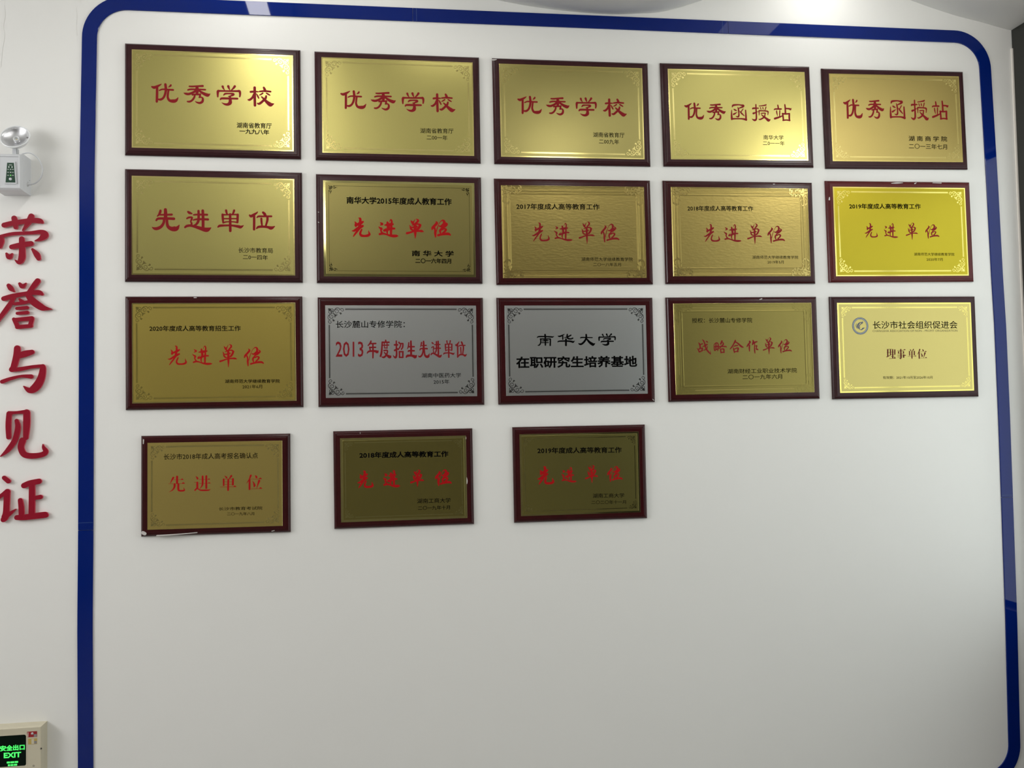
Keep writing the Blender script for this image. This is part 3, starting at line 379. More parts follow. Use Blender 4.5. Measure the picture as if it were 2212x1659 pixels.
WALL_CHARS={
 '荣':(-1.1289,0.5297,[[(-0.0596,0.0473,0.0171),(-0.0312,0.0548,0.0163),(0.0241,0.0638,0.0164),(0.0538,0.0632,0.0181),(0.0629,0.0586,0.0107)],[(-0.0273,0.0717,0.018),(-0.0241,0.0569,0.0188),(-0.0226,0.04,0.0139)],[(0.028,0.0786,0.0197),(0.0209,0.0616,0.0189),(0.0003,0.0296,0.0049)],[(-0.0745,-0.0258,0.0171),(-0.0674,-0.0068,0.0155),(-0.0674,0.0093,0.0106)],[(-0.0698,0.0093,0.0098),(-0.0312,0.018,0.0114),(0.024,0.0214,0.0115),(0.0597,0.0246,0.0156),(0.0708,0.0145,0.0263),(0.0577,0.0004,0.0148),(0.0398,-0.0061,0.0033)],[(-0.0352,-0.0277,0.0163),(-0.0076,-0.0212,0.018),(0.0271,-0.0155,0.0172)],[(-0.0029,0.0,0.018),(-0.0017,-0.0402,0.0204),(-0.0029,-0.0655,0.0221),(-0.0116,-0.0803,0.0155),(-0.0242,-0.0732,0.0033)],[(-0.0517,-0.0509,0.0081),(-0.0431,-0.0623,0.0179),(-0.0333,-0.0509,0.0049)],[(0.0319,-0.0358,0.009),(0.0457,-0.0535,0.0197),(0.0516,-0.0674,0.0148)]]),
 '誉':(-1.1339,0.3068,[[(-0.0401,0.0625,0.0138),(-0.0323,0.0519,0.0171),(-0.0232,0.0427,0.0073)],[(-0.0047,0.0688,0.0098),(0.0043,0.0595,0.0155),(0.0158,0.0709,0.0033)],[(0.0533,0.0781,0.0188),(0.0426,0.0637,0.018),(0.0201,0.035,0.0098)],[(-0.0558,0.0175,0.0162),(-0.0264,0.0267,0.0155),(0.0248,0.0363,0.0139),(0.0564,0.0384,0.0172),(0.0675,0.0328,0.0106)],[(-0.0217,0.0233,0.0098),(-0.0421,-0.0111,0.0162),(-0.0656,-0.0445,0.0138),(-0.0851,-0.0716,0.0089),(-0.0988,-0.082,0.0032)],[(0.0189,0.035,0.0155),(0.0366,0.0097,0.0237),(0.0642,-0.0115,0.0229),(0.0801,-0.0166,0.0139),(0.0991,-0.0192,0.0025)],[(-0.0048,0.0149,0.0081),(0.0043,0.0056,0.0147)],[(-0.0217,-0.0006,0.0098),(0.005,0.0031,0.0114),(0.0326,0.0089,0.009)],[(-0.0139,-0.0162,0.0106),(0.0188,-0.0134,0.0122)],[(-0.0123,-0.033,0.0106),(0.02,-0.0302,0.0122)],[(-0.0233,-0.0531,0.0122),(-0.0108,-0.0792,0.0154)],[(-0.0206,-0.0552,0.013),(0.0345,-0.0501,0.0147)],[(0.0345,-0.0526,0.0147),(0.0294,-0.0745,0.0147)],[(-0.0127,-0.0801,0.0138),(0.0318,-0.0762,0.013)]]),
 '与':(-1.1284,0.0821,[[(-0.0182,0.0717,0.0211),(-0.0202,0.0457,0.0223),(-0.03,0.0082,0.0194),(-0.0351,-0.0001,0.0186)],[(-0.0104,0.0477,0.0195),(0.0073,0.053,0.0219),(0.029,0.0586,0.0163)],[(-0.0378,-0.0009,0.0138),(-0.0124,0.0004,0.0138),(0.0269,0.0075,0.0114),(0.0585,0.0104,0.0114),(0.0644,0.0049,0.0187),(0.0584,-0.0307,0.0244),(0.0426,-0.0598,0.0276),(0.0221,-0.072,0.0203),(0.0025,-0.0583,0.0041)],[(-0.0664,-0.0414,0.0137),(-0.0398,-0.0314,0.0113),(-0.0046,-0.0235,0.0097),(0.0261,-0.0252,0.0154)]]),
 '见':(-1.1249,-0.1391,[[(-0.0481,0.0706,0.0169),(-0.0504,0.0311,0.0177),(-0.0493,-0.0096,0.0153)],[(-0.0481,0.0727,0.0137),(-0.0239,0.0743,0.0097),(0.0036,0.0758,0.0138)],[(0.0083,0.0736,0.0219),(0.0082,0.034,0.0223),(0.0054,-0.0118,0.017)],[(-0.0239,0.0464,0.0129),(-0.02,0.0221,0.0178),(-0.0298,-0.0192,0.0177),(-0.0513,-0.0519,0.0153),(-0.0746,-0.0733,0.004)],[(-0.0051,-0.0219,0.0218),(-0.0103,-0.0447,0.0202),(-0.0005,-0.0678,0.0202),(0.023,-0.0746,0.0194),(0.0564,-0.0713,0.0178),(0.0694,-0.0613,0.017),(0.0624,-0.0465,0.0105),(0.0604,-0.036,0.0032)]]),
 '证':(-1.1314,-0.3564,[[(-0.0572,0.0712,0.0144),(-0.044,0.0592,0.0161)],[(-0.0778,0.0029,0.012),(-0.0643,0.0127,0.0128),(-0.0468,0.0238,0.0193)],[(-0.0479,0.0225,0.0201),(-0.0507,-0.0414,0.02),(-0.0546,-0.0619,0.0224),(-0.0596,-0.07,0.0176)],[(-0.0487,-0.058,0.0144),(-0.0332,-0.0461,0.0104),(-0.0207,-0.0362,0.0032)],[(0.0059,0.0428,0.0185),(0.0255,0.0505,0.0194),(0.0537,0.0559,0.0186)],[(0.0314,0.047,0.0194),(0.0313,-0.0028,0.0202),(0.0304,-0.0587,0.0201)],[(0.0352,-0.0008,0.0129),(0.0587,0.0026,0.0154)],[(-0.0059,-0.0065,0.0153),(-0.0028,-0.0306,0.0177),(-0.002,-0.0596,0.0177)],[(-0.0168,-0.0645,0.0169),(0.0097,-0.0642,0.0193),(0.0685,-0.0588,0.021),(0.0755,-0.0595,0.0178)]]),
}
SCRATCHES={9:[[(-0.0334,0.1893,0.0019),(-0.0112,0.1904,0.005),(0.0143,0.1912,0.0013)],[(0.0651,0.189,0.0044),(0.0716,0.1921,0.0019)],[(0.1421,0.1925,0.0019),(0.1774,0.1922,0.0031)],[(-0.2937,0.1316,0.0031),(-0.2947,0.1228,0.0056)]],15:[[(-0.1979,-0.1708,0.0042),(-0.1338,-0.1686,0.0036),(-0.0642,-0.1644,0.0026)],[(0.1882,-0.1674,0.0021),(0.197,-0.1655,0.0021)],[(-0.2421,0.1599,0.0042),(-0.2426,0.1466,0.0026)],[(-0.2439,-0.1593,0.0115),(-0.2375,-0.1627,0.0115)]],16:[[(0.2236,-0.0046,0.0032),(0.2248,-0.0152,0.0053),(0.2241,-0.0257,0.0037)],[(0.2237,0.1423,0.0026),(0.2244,0.1357,0.0021)],[(-0.1537,0.1678,0.0013),(-0.1538,0.1626,0.0013)]],6:[[(-0.2908,0.0573,0.0018),(-0.2884,0.0559,0.0018)],[(-0.2911,0.0211,0.0018),(-0.2882,0.0187,0.0018)]],12:[[(0.2841,-0.1857,0.0018),(0.2892,-0.1903,0.0018)]],13:[[(0.0679,0.1864,0.0031),(0.0757,0.1888,0.0037)]],10:[[(-0.0688,0.1921,0.003),(-0.0614,0.1921,0.003)]],2:[[(-0.2985,0.1891,0.0025),(-0.2915,0.1878,0.0044),(-0.2824,0.1896,0.0019)]],1:[],8:[[(0.1371,0.1864,0.003),(0.1417,0.1865,0.003)]]}


# ------------------------------------------------------------------ red characters on the wall
WL = {'荣': 'topmost red raised character on the left wall, grass-topped, under the emergency lamp', '誉': 'second red raised character from the top on the left wall, with wide legs',
      '与': 'middle red raised character on the left wall, the hooked one with few strokes', '见': 'fourth red raised character down the left wall, with an upturned tail',
      '证': 'lowest red raised character on the left wall, above the exit sign'}
for ch, (cx, cz, sts) in WALL_CHARS.items():
    root = empty('raised_character', (cx, 0, cz+ZO)); tag(root, WL[ch], 'lettering', 'red characters reading downwards on the left wall')
    V, F, MI = [], [], []
    for k, st in enumerate(sts): stroke(V, F, MI, [tuple(q) for q in st], 0.004, 0.010+k*0.00004, 8, 8)
    raw('face', V, F, [M_['letter'], M_['letter_side']], root, MI)
    V, F, MI = [], [], []
    for k, st in enumerate(sts): stroke(V, F, MI, [(x, z, max(w-0.002, 0.001)) for x, z, w in st], -0.0005, 0.0042+k*0.00002, 5, 5)
    raw('backing', V, F, M_['letter_side'], root)

# ------------------------------------------------------------------ plaques
def spiral(cx, cz, r, a0, turns, sgn, w):
    n = int(10*turns)+3
    return [(cx+r*(1-0.80*k/(n-1))*math.cos(a0+sgn*2*math.pi*turns*k/(n-1)), cz+r*(1-0.80*k/(n-1))*math.sin(a0+sgn*2*math.pi*turns*k/(n-1)), w*(1-0.35*k/(n-1))) for k in range(n)]
def scroll_corner():
    """unit scroll ornament, corner at (0,0), growing +x and -z"""
    w = 0.035; S_ = []
    for m in (0, 1):
        A = [spiral(0.86, -0.16, 0.12, math.pi*0.9, 1.15, -1, w), spiral(0.53, -0.24, 0.15, math.pi*0.8, 1.2, -1, w*1.1),
             [(0.74, -0.16, w), (0.68, -0.05, w), (0.55, -0.03, w), (0.44, -0.10, w), (0.38, -0.24, w)],
             [(0.38, -0.18, w), (0.30, -0.08, w), (0.20, -0.10, w), (0.16, -0.2, w), (0.22, -0.3, w)],
             [(0.76, -0.30, w*0.6), (0.80, -0.36, w*2.0), (0.74, -0.42, w*0.4)], [(0.68, -0.30, w*0.5), (0.74, -0.34, w*1.6), (0.80, -0.34, w*0.5)],
             [(0.42, -0.40, w*0.6), (0.47, -0.46, w*2.2), (0.52, -0.52, w*0.5)], [(0.50, -0.42, w*0.6), (0.55, -0.44, w*1.6), (0.60, -0.43, w*0.4)],
             [(0.05, -0.05, w*0.6), (0.12, -0.10, w*1.8), (0.18, -0.20, w*0.5)], [(0.04, -0.14, w*0.5), (0.10, -0.17, w*1.5), (0.16, -0.2, w*0.4)],
             [(0.30, -0.30, w), (0.36, -0.36, w*1.3), (0.42, -0.40, w*0.6)], [(0.24, -0.24, w*1.4), (0.30, -0.22, w*1.8), (0.36, -0.26, w)]]
        S_ += [[((-z if m else x), (-x if m else z), q) for x, z, q in st] for st in A]
    return S_
def fine_corner():
    w = 0.05; S_ = []
    for m in (0, 1):
        A = [spiral(0.62, -0.25, 0.16, math.pi*0.6, 1.1, -1, w), [(1.0, -0.06, w*.6), (0.72, -0.06, w*.7), (0.52, -0.12, w), (0.47, -0.25, w)], [(0.70, -0.33, w*1.6), (0.82, -0.26, w*1.2), (1.0, -0.24, w*.3)],
             [(0.34, -0.06, w*.6), (0.37, -0.2, w*1.5), (0.4, -0.32, w*.5)], [(0.08, -0.08, w*1.6), (0.25, -0.25, w*1.2), (0.42, -0.42, w*.6)], [(0.1, -0.3, w*1.7), (0.22, -0.34, w*1.2), (0.36, -0.42, w*.5)]]
        S_ += [[((-z if m else x), (-x if m else z), q) for x, z, q in st] for st in A]
    return S_
SCROLL, FINE = scroll_corner(), fine_corner()
random.seed(4)
FOLI = []
for k in range(44):
    t = random.random(); x = random.uniform(0.05, 1.0) if k % 2 else random.uniform(0.05, 0.42); z = -random.uniform(0.05, 0.42) if k % 2 else -random.uniform(0.05, 1.0)
    a = random.uniform(0, 6.28); r = random.uniform(0.05, 0.10)
    FOLI.append([(x-r*math.cos(a), z-r*math.sin(a), 0.03), (x, z+0.02, random.uniform(0.03, 0.06)), (x+r*math.cos(a+.7), z+r*math.sin(a+.7), 0.02)])
def corner(name, S_, size, ins, w, h, ox, oz, sx, sz, y0, y1, m, parent):
    cx, cz = ox+sx*(w/2-ins), oz+sz*(h/2-ins)
    # the unit ornament grows towards +x and -z from the top-left corner; mirror it for the others
    return strokes_obj(name, [[(cx-sx*x*size, cz+sz*z*size, q*size) for x, z, q in st] for st in S_], y0, y1, m, parent, sub=3, caps=3, step=0.000004)
def bars(V, F, w, h, ins, t, ox, oz, y0, y1, gap):
    """four straight bars of a border line, stopping short of the corners by gap"""
    a, c = w/2-ins, h/2-ins
    for s in (1, -1):
        box(V, F, ox-a+gap, ox+a-gap, -y1, -y0, oz+s*c-t/2, oz+s*c+t/2)
        box(V, F, ox+s*a-t/2, ox+s*a+t/2, -y1, -y0, oz-c+gap, oz+c-gap)
FRAMEPROF = [(0, 0.0003), (0, 0.0050), (0.0012, 0.0075), (0.0035, 0.0105), (0.0065, 0.0132), (0.0088, 0.0142), (0.0092, 0.0138), (0.0112, 0.0138), (0.0118, 0.0150), (0.0140, 0.0155)]
CFG = [(('scroll', .061, .0115, .0045, 'gold'), 'frame_a', 'olive', 'gold', 'red'), (('scroll', .061, .0115, .0045, 'gold'), 'frame_a', 'olive', 'gold', 'red'), (('scroll', .061, .0115, .0045, 'gold'), 'frame_a', 'olive3', 'gold', 'red'),
 (('scroll', .061, .0115, .0045, 'gold'), 'frame_a', 'olive', 'gold', 'red'), (('scroll', .058, .0115, .0045, 'gold'), 'frame_a', 'warm5', 'warm', 'red'), (('scroll', .061, .0130, .0045, 'gold'), 'frame_a', 'olive', 'gold', 'red'),
 (('raised', .032, .018, .0085, 'dark', 'f'), 'frame_a', 'gold7', 'dark', 'red2'), (('emb', .0012), 'frame_b', 'emb', 'gold', 'red'), (('emb', .0012), 'frame_b', 'emb', 'gold', 'red'),
 (('scroll', .058, .0140, .0050, 'yellow'), 'frame_c', 'yellow', 'yellow', 'red'), (('scroll', .058, .0105, .0040, 'yellow'), 'frame_b', 'gold', 'gold', 'red2'),
 (('scroll', .060, .0080, .0004, 'steel_dark'), 'frame_b', 'silver', 'silver', 'red'), (('scroll', .060, .0080, .0004, 'steel_dark'), 'frame_b', 'silver', 'silver', 'red'),
 (('emb', .0005), 'frame_b', 'emb14', 'gold', 'red'), (('scroll', .042, .0150, .0060, 'yellow'), 'frame_a', 'pale', 'yellow', 'red3'), (('scroll', .050, .0095, .0006, 'gold'), 'frame_b', 'orange', 'gold', 'red2'),
 (('raised', .032, .014, .0085, 'dark', 's'), 'frame_b', 'dark', 'dark', 'red2'), (('raised', .032, .014, .0060, 'dark', 's'), 'frame_b', 'dark2', 'dark', 'red2')]
LABELS = [
 'olive-gold plaque dated 一九九八年, first at the left of the top row, bright at its right edge',
 'gold plaque dated 二00一年 with four large red characters, second in the top row',
 'duller gold plaque dated 二00九年 with four large red characters, middle of the top row',
 'gold plaque reading 优秀函授站 from 南华大学, fourth in the top row',
 'gold plaque reading 优秀函授站 from 湖南商学院, at the right end of the top row',
 'gold plaque dated 二0一四年 with heavy red 先进单位, at the left end of the second row',
 'gold plaque with black heading 南华大学2015年度 and a thin black ruled border',
 'embossed gold plaque with the black heading 2017年度, middle of the second row',
 'embossed gold plaque headed 2018年度, wrinkled along its top edge, fourth in the second row',
 'bright yellow-gold plaque on a redder scratched board, right end of the second row',
 'yellow-gold plaque with black heading 2020年度 at the left end of the third row',
 'silver plaque with red line 2013年度招生先进单位, second in the third row',
 'silver plaque with only black characters, 南华大学 above 在职研究生培养基地',
 'plain dull gold plaque with red 战略合作单位, fourth in the third row',
 'pale gold plaque with a round blue emblem, at the right end of the third row',
 'smaller gold plaque headed 长沙市2018年, chipped at its left corners, left of the bottom row',
 'smaller, darkest olive plaque headed 2018年度, middle of the bottom row',
 'smaller olive plaque headed 2019年度 and dated 二〇二〇年, right of the bottom row']
for i, ((cx, cz, t, W, H, w, h, ox, oz), gl, ll) in enumerate(PLAQUES):
    style, fr, fld, rim, red = CFG[i]
    row = 'top' if i < 5 else 'second' if i < 10 else 'third' if i < 15 else 'bottom'
    root = tag(empty('award_plaque', (cx, 0, cz+ZO), (0, -t, 0)), LABELS[i], 'plaque', 'award plaques in the %s row' % row)
    V, F = [], []; loops(V, F, FRAMEPROF, W, H); F.append((0, 3, 2, 1)); raw('wooden_backboard', V, F, M_[fr], root)
    PT = 0.01626
    V, F = [], []; loops(V, F, [(0, 0.0154), (0, PT-0.0004), (0.0004, PT)], w, h, True, ox, oz); F.append((0, 3, 2, 1))
    plate = raw('metal_plate', V, F, RIM[rim], root)
    y1 = PT+0.00015
    def field(ins, depth=y1, m=None, iw=w, ih=h, tilt=0):
        V, F = [], []; loops(V, F, [(ins, PT-0.0001), (ins, depth)], iw, ih, True, ox, oz)
        return raw('matte_field', V, F, m or FIELD[fld], plate)
    Y = y1
    if style[0] == 'scroll':
        _, size, ins, rimw, orn = style
        field(rimw)
        for sx in (-1, 1):
            for sz in (-1, 1): corner('corner_ornament', SCROLL, size, ins, w, h, ox, oz, sx, sz, PT, Y+0.00012, RIM[orn], plate)
        V, F = [], []; bars(V, F, w, h, ins+size*0.10, 0.0030, ox, oz, PT, Y+0.0001, size*0.94); bars(V, F, w, h, ins+size*0.10-0.0028, 0.0006, ox, oz, PT, Y+0.0001, size*0.94+0.0028)
        bars(V, F, w, h, ins+size*0.10+0.0028, 0.0006, ox, oz, PT, Y+0.0001, size*0.94-0.0028)
        raw('border_line', V, F, RIM[orn], plate)
    elif style[0] == 'raised':
        _, size, ins, band, orn, kind = style
        V, F = [], []; loops(V, F, [(band, PT-0.0001), (band, PT+0.0009), (band+0.0004, PT+0.0011)], w, h, True, ox, oz)
        raw('matte_field', V, F, FIELD[fld], plate); Y = PT+0.0011
        for sx in (-1, 1):
            for sz in (-1, 1): corner('corner_ornament', SCROLL if kind == 's' else FINE, size, ins, w, h, ox, oz, sx, sz, PT, Y+0.00012, M_['ink'] if kind == 'f' else RIM[orn], plate)
        V, F = [], []
        if kind == 'f': bars(V, F, w, h, ins+0.002, 0.0009, ox, oz, PT, Y+0.0001, size*0.9)
        else: bars(V, F, w, h, ins+0.003, 0.0022, ox, oz, PT, Y+0.0001, size*1.03)
        raw('border_line', V, F, M_['ink'] if kind == 'f' else RIM[orn], plate)
    else:
        _, amp = style
        field(0.0335)
        A = amp
        V, F = [], []; loops(V, F, [(0.0008, PT), (0.002, PT+A), (0.004, PT+A*.9), (0.006, PT+A*.2), (0.0085, PT+A*.2), (0.0095, PT+A*.5), (0.011, PT+A*.2), (0.021, PT+A*.1), (0.0225, PT+A*.6), (0.024, PT+A*.15), (0.027, PT+A*.25), (0.029, PT+A*1.1), (0.0315, PT+A*1.1), (0.0335, PT+0.0001)], w, h, False, ox, oz)
        raw('embossed_border', V, F, FIELD[fld], plate)
        for sx in (-1, 1):
            for sz in (-1, 1): corner('corner_ornament', FOLI, 0.075, 0.001, w, h, ox, oz, sx, sz, PT, PT+A*1.15, FIELD['emb2' if i != 13 else fld], plate)
        V, F = [], []
        a, c = w/2-0.016, h/2-0.016; nb = 0
        def bead(x, z):
            b = len(V); r = 0.0013
            V.extend([(x-r, -PT-A*.1, z), (x, -PT-A*.1, z+r), (x+r, -PT-A*.1, z), (x, -PT-A*.1, z-r), (x, -PT-A*1.1, z)])
            F.extend([(b, b+1, b+4), (b+1, b+2, b+4), (b+2, b+3, b+4), (b+3, b, b+4)])
        nx = int((2*a-0.12)/0.0042); nz = int((2*c-0.12)/0.0042)
        for k in range(nx):
            for s in (1, -1): bead(ox-a+0.06+k*0.0042, oz+s*c)
        for k in range(nz):
            for s in (1, -1): bead(ox+s*a, oz-c+0.06+k*0.0042)
        tag(raw('beading', V, F, FIELD['emb2'], plate), kind='stuff')
    for nm, gx, gz, gw, gh in gl:
        gW, gH, sts = GLYPH[nm]; q = math.sqrt(gw*gh)
        bold = 1.45 if i in (6, 16) else (1.5 if gl[0][1] == gx else 1.15) if i == 17 else 1.0
        SS = [[(gx+st[j]*gw/1000, gz+st[j+1]*gh/1000, st[j+2]*q/1000*bold) for j in range(0, len(st), 3)] for st in sts]
        strokes_obj('character', SS, Y-0.0001, Y+0.0003, M_['ink'] if i == 12 else M_[red], plate, step=0.000012)
    for tx, lx, lz, lw, lh, la, lb, lc in ll:
        text_obj('inscription', tx, lx, lz, lw, lh, Y, M_[red] if lc == 'red' else M_[lc], plate, la, max(lb, 0.009), res=2)
    if i == 14:
        lx, lz, r = -0.1880, 0.0833, 0.0336
        def ring(r0, r1, m, d):
            V, F = [], []; n = 48
            for k in range(n):
                a = 2*math.pi*k/n; V += [(lx+r0*math.cos(a), -d, lz+r0*math.sin(a)), (lx+r1*math.cos(a), -d, lz+r1*math.sin(a)), (lx+r0*math.cos(a), -PT, lz+r0*math.sin(a)), (lx+r1*math.cos(a), -PT, lz+r1*math.sin(a))]
            for k in range(n):
                a, b = 4*k, 4*((k+1) % n); F += [(a, a+1, b+1, b), (a+1, a+3, b+3, b+1), (a+2, a, b, b+2)]
            return raw('emblem', V, F, m, plate)
        ring(r*0.77, r, M_['logoblue'], Y+0.0002); ring(r*0.83, r*0.86, M_['white'], Y+0.00025); ring(r*0.94, r*0.955, M_['white'], Y+0.00025)
        u = r/105
        SW = [[(35, 45, 4), (0, 40, 10), (-25, 20, 16), (-30, -10, 16), (-15, -35, 8)], [(30, 30, 3), (0, 18, 8), (-12, -5, 10), (-5, -32, 6)], [(-45, 30, 3), (-52, 0, 8), (-38, -30, 6)],
              [(-15, -42, 3), (15, -45, 10), (35, -30, 14), (58, -22, 3)], [(10, 22, 3), (25, 38, 14), (40, 48, 3)], [(28, 55, 6), (30, 56, 6)]]
        strokes_obj('emblem', [[(lx+a*u, lz+b*u, c*u) for a, b, c in st] for st in SW], PT, Y+0.00025, M_['logonavy'], plate)
    for st in SCRATCHES.get(i, []):
        strokes_obj('scratch', [st], 0.008, 0.0158, M_['scratch'], root, sub=3, caps=3)

# ------------------------------------------------------------------ emergency lamp (cut by the left edge of the photo)
EX, EZ = -1.1475, 0.681+ZO
lamp = tag(empty('emergency_light', (EX, 0, EZ)), 'white wall-mounted emergency lamp with round tilting head and green status panel', 'lamp')
hw_, hh, dp = 0.043, 0.126, 0.080
V, F = [], []
for ins, d, dz in ((0, 0, 0), (0, 0.060, 0), (0.001, 0.071, 0), (0.005, dp-0.003, 0), (0.0075, dp, 0), (0.011, dp, 0), (0.013, dp-0.003, 0)):
    a = hw_-ins; V += [(-a, -d, hh-ins), (a, -d, hh-ins), (a, -d, ins), (-a, -d, ins)]
for k in range(6):
    for j in range(4): F.append((4*k+j, 4*k+(j+1) % 4, 4*k+4+(j+1) % 4, 4*k+4+j))
F.append((24, 25, 26, 27)); F.append((3, 2, 1, 0))
raw('housing', V, F, M_['plastic'], lamp)
px, pz = 0.0065, 0.059
def trap(name, wt, wb, hgt, d0, d1, m, par):
    V = [(px-wt, -d1, pz+hgt), (px+wt, -d1, pz+hgt), (px+wb, -d1, pz-hgt), (px-wb, -d1, pz-hgt), (px-wt, -d0, pz+hgt), (px+wt, -d0, pz+hgt), (px+wb, -d0, pz-hgt), (px-wb, -d0, pz-hgt)]
    return raw(name, V, [(0, 1, 2, 3), (0, 4, 5, 1), (1, 5, 6, 2), (2, 6, 7, 3), (3, 7, 4, 0)], m, par)
pn = trap('status_panel', 0.0135, 0.0185, 0.0375, dp-0.004, dp+0.001, M_['plastic'], lamp)
trap('panel_face', 0.0105, 0.0155, 0.0335, dp, dp+0.0014, M_['green'], pn)
D = dp+0.0014
lathe('test_button', [(0.0, -D-0.003), (0.003, -D-0.003), (0.0044, -D-0.002), (0.0048, -D)], M_['plastic'], pn, 20, (px, 0, pz-0.022))
for k, z in enumerate((0.011, 0.001, -0.009)):
    lathe('indicator', [(0.0, -D-0.0012), (0.0012, -D-0.0012), (0.0018, -D)], M_['ledon'] if k == 2 else M_['white'], pn, 12, (px+0.0005, 0, pz+z))
    for s in (-1, 1): boxobj('print_line', px+s*0.0075-0.003, px+s*0.0075+0.003, -D-0.0002, -D, pz+z-0.0006, pz+z+0.0006, M_['white'], pn)
for s in (-1, 1):
    boxobj('print_line', px+s*0.005-0.0012, px+s*0.005+0.0012, -D-0.0002, -D, pz+0.016, pz+0.022, M_['white'], pn)
boxobj('print_line', px-0.005, px+0.005, -D-0.0002, -D, pz+0.025, pz+0.0265, M_['white'], pn)
boxobj('neck', 0.0045, 0.0195, -0.062, -0.040, hh-0.001, hh+0.024, M_['plastic'], lamp, 0.002)
hd_loc = (0.0139, -0.058, 0.1855); TILT = math.radians(-25)
hs = lathe('lamp_head', [(0.0, 0.030), (0.018, 0.029), (0.034, 0.018), (0.044, 0.004), (0.0475, -0.001), (0.0485, -0.004), (0.047, -0.0065), (0.0445, -0.006), (0.0435, -0.003)], M_['lens'], lamp, 48, hd_loc, (TILT, 0, 0))
rf = lathe('reflector', [(0.0435, -0.003), (0.036, 0.003), (0.024, 0.010), (0.012, 0.0145), (0.0095, 0.0150), (0.0085, 0.012)], M_['chrome'], hs, 48)
lathe('bulb_collar', [(0.0095, 0.014), (0.0098, 0.004), (0.0085, 0.003), (0.0078, 0.005), (0.0078, 0.012), (0, 0.012)], M_['lens'], hs, 32)
lathe('led_chip', [(0, 0.0100), (0.0026, 0.0102), (0.003, 0.012)], M_['amber'], hs, 16)
lathe('screw', [(0, -0.0075), (0.0022, -0.0072), (0.003, -0.006), (0.003, -0.004)], M_['stgrey'], hs, 16, (0.0400, 0, -0.004))
V, F, MI = [], [], []
for k in range(72):
    a = 2*math.pi*k/72; c, s = math.cos(a), math.sin(a); b = len(V); q = 0.0006
    V += [(0.036*c-q*s, -0.0025, 0.036*s+q*c), (0.036*c+q*s, -0.0025, 0.036*s-q*c), (0.0445*c+q*s, -0.0062, 0.0445*s-q*c), (0.0445*c-q*s, -0.0062, 0.0445*s+q*c)]
    F.append((b, b+1, b+2, b+3))
tag(raw('lens_ribs', V, F, M_['lens'], hs), kind='stuff')
tube('cable', [(0.025, -0.045, 0.128), (0.040, -0.052, 0.1335), (0.060, -0.055, 0.134), (0.082, -0.050, 0.119), (0.0945, -0.045, 0.090), (0.092, -0.040, 0.064), (0.080, -0.036, 0.045), (0.064, -0.034, 0.034), (0.043, -0.034, 0.030)], 0.0023, M_['plastic'], lamp)
lathe('grommet', [(0.0, 0.0), (0.006, 0.0), (0.006, 0.002), (0.0, 0.002)], M_['plastic2'], lamp, 16, (0.0445, -0.034, 0.030), (0, 0, math.pi/2))
for y_, z_ in ((-0.030, 0.040), (-0.014, 0.050)): lathe('side_hole', [(0.0, -0.0003), (0.0016, 0.0), (0.0016, 0.001)], M_['hole'], lamp, 10, (hw_+0.0002, y_, z_), (0, 0, math.pi/2))

# ------------------------------------------------------------------ exit sign
X0, X1, Z0, Z1, DP = -1.425, -1.0555, -1.268+ZO, -1.1105+ZO, 0.050
ex = tag(empty('exit_sign', ((X0+X1)/2, 0, Z0)), 'cream plastic exit sign with glowing green writing at the lower left of the wall', 'sign')
mx, W2, HH = (X0+X1)/2, (X1-X0)/2, Z1-Z0
V, F = [], []
sx0, sx1, sz0, sz1 = -1.372-mx, -1.1037-mx, -1.2390+ZO-Z0, -1.1345+ZO-Z0
prof = [(0, 0.0), (0, DP-0.008), (0.0012, DP-0.003), (0.004, DP)]
for ins, d in prof: V += [(-W2+ins, -d, HH-ins), (W2-ins, -d, HH-ins), (W2-ins, -d, ins), (-W2+ins, -d, ins)]
for k in range(3):
    for j in range(4): F.append((4*k+j, 4*k+(j+1) % 4, 4*k+4+(j+1) % 4, 4*k+4+j))
b = len(V); V += [(sx0, -DP, sz1), (sx1, -DP, sz1), (sx1, -DP, sz0), (sx0, -DP, sz0), (sx0, -DP+0.003, sz1), (sx1, -DP+0.003, sz1), (sx1, -DP+0.003, sz0), (sx0, -DP+0.003, sz0)]
for j in range(4): F += [(12+j, 12+(j+1) % 4, b+(j+1) % 4, b+j), (b+j, b+(j+1) % 4, b+4+(j+1) % 4, b+4+j)]
F.append((3, 2, 1, 0))
raw('casing', V, F, M_['cream'], ex)
# rounded screen
def rrect(x0, x1, z0, z1, r, y, n=6):
    out = []
    for cx, cz, a0 in ((x1-r, z1-r, 0), (x0+r, z1-r, 90), (x0+r, z0+r, 180), (x1-r, z0+r, 270)):
        for k in range(n+1): a = math.radians(a0+90*k/n); out.append((cx+r*math.cos(a), y, cz+r*math.sin(a)))
    return out
A = rrect(sx0-0.003, sx1+0.003, sz0-0.003, sz1+0.003, 0.007, -DP-0.0006); B = rrect(sx0+0.0012, sx1-0.0012, sz0+0.0012, sz1-0.0012, 0.0065, -DP-0.0006)
B2 = rrect(sx0+0.0012, sx1-0.0012, sz0+0.0012, sz1-0.0012, 0.0065, -DP+0.0015); A2 = rrect(sx0-0.003, sx1+0.003, sz0-0.003, sz1+0.003, 0.007, -DP+0.001); n = len(A)
raw('bezel', A+B+B2+A2, [(i, (i+1) % n, n+(i+1) % n, n+i) for i in range(n)]+[(n+i, n+(i+1) % n, 2*n+(i+1) % n, 2*n+i) for i in range(n)]+[(i, 3*n+i, 3*n+(i+1) % n, (i+1) % n) for i in range(n)], M_['cream'], ex)
C_ = rrect(sx0+0.0005, sx1-0.0005, sz0+0.0005, sz1-0.0005, 0.0065, -DP+0.0012); C2 = rrect(sx0+0.0005, sx1-0.0005, sz0+0.0005, sz1-0.0005, 0.0065, -DP+0.0025)
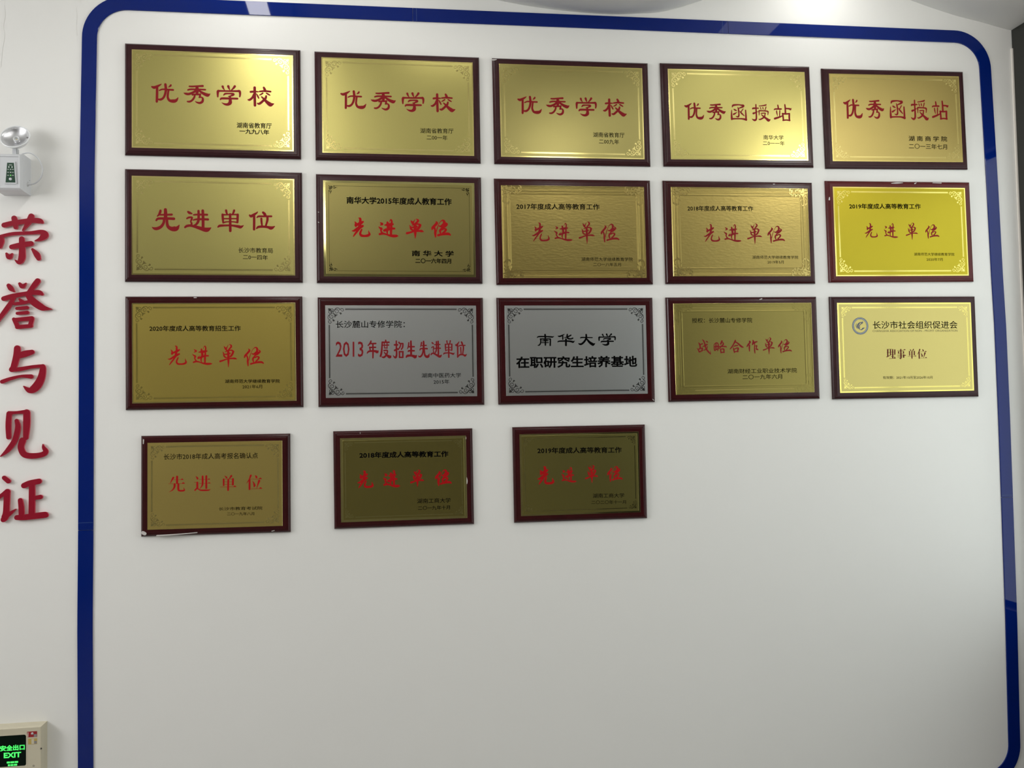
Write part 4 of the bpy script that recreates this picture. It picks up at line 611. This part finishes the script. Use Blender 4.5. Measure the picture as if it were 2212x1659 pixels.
scr = raw('screen', C_+C2, [tuple(range(n)), tuple(range(n, 2*n))[::-1]]+[(i, (i+1) % n, n+(i+1) % n, n+i) for i in range(n)], M_['screen'], ex)
TD = DP-0.0010
text_obj('glowing_text', '安全出口', -1.1482-mx, -1.1768+ZO-Z0, 0.0770, 0.0190, TD, M_['glow'], scr, 0, 0.035, 3, 0.0004)
text_obj('glowing_text', 'EXIT', -1.1480-mx, -1.2005+ZO-Z0, 0.0540, 0.0175, TD, M_['glow'], scr, 0, 0.035, 3, 0.0004)
for rz, x0, ws in ((-1.2240, -1.1655, (0.0095, 0.0115, 0.0105)), (-1.2330, -1.1620, (0.0065, 0.0085, 0.0100))):
    x = x0
    for k, w_ in enumerate(ws):
        boxobj('glowing_mark', x-mx, x-mx+w_, -TD-0.0004, -TD, rz+ZO-Z0-0.0028, rz+ZO-Z0+0.0028, M_['glow'], scr, 0.0001); x += w_+0.0018
st = boxobj('red_label', -1.1020-mx, -1.0705-mx, -DP-0.0004, -DP, -1.1455+ZO-Z0, -1.1270+ZO-Z0, M_['stred'], ex)
boxobj('label_patch', -1.0805-mx, -1.0715-mx, -DP-0.0007, -DP-0.0003, -1.1445+ZO-Z0, -1.1365+ZO-Z0, M_['stgrey'], st)
boxobj('label_patch', -1.0995-mx, -1.0980-mx, -DP-0.0007, -DP-0.0003, -1.1440+ZO-Z0, -1.1290+ZO-Z0, M_['trimwhite'], st)
lathe('label_patch', [(0, -0.0003), (0.004, -0.0003), (0.004, 0)], M_['plastic2'], st, 16, (-1.0855-mx, -DP-0.0004, -1.1340+ZO-Z0))
st = boxobj('gold_label', -1.0985-mx, -1.0705-mx, -DP-0.0004, -DP, -1.1690+ZO-Z0, -1.1505+ZO-Z0, M_['stgold'], ex)
boxobj('label_patch', -1.0795-mx, -1.0715-mx, -DP-0.0007, -DP-0.0003, -1.1675+ZO-Z0, -1.1590+ZO-Z0, M_['stgrey'], st)
boxobj('label_patch', -1.0880-mx, -1.0800-mx, -DP-0.0007, -DP-0.0003, -1.1680+ZO-Z0, -1.1520+ZO-Z0, M_['cream'], st)
for x, z in ((-1.0585, -1.1855), (-1.0815, -1.2400)):
    lathe('screw', [(0, 0.0004), (0.0018, 0.0002), (0.0024, -0.0006), (0.0028, -0.0002), (0.0030, 0.001)], M_['hole'], ex, 14, (x-mx, -DP, z+ZO-Z0))
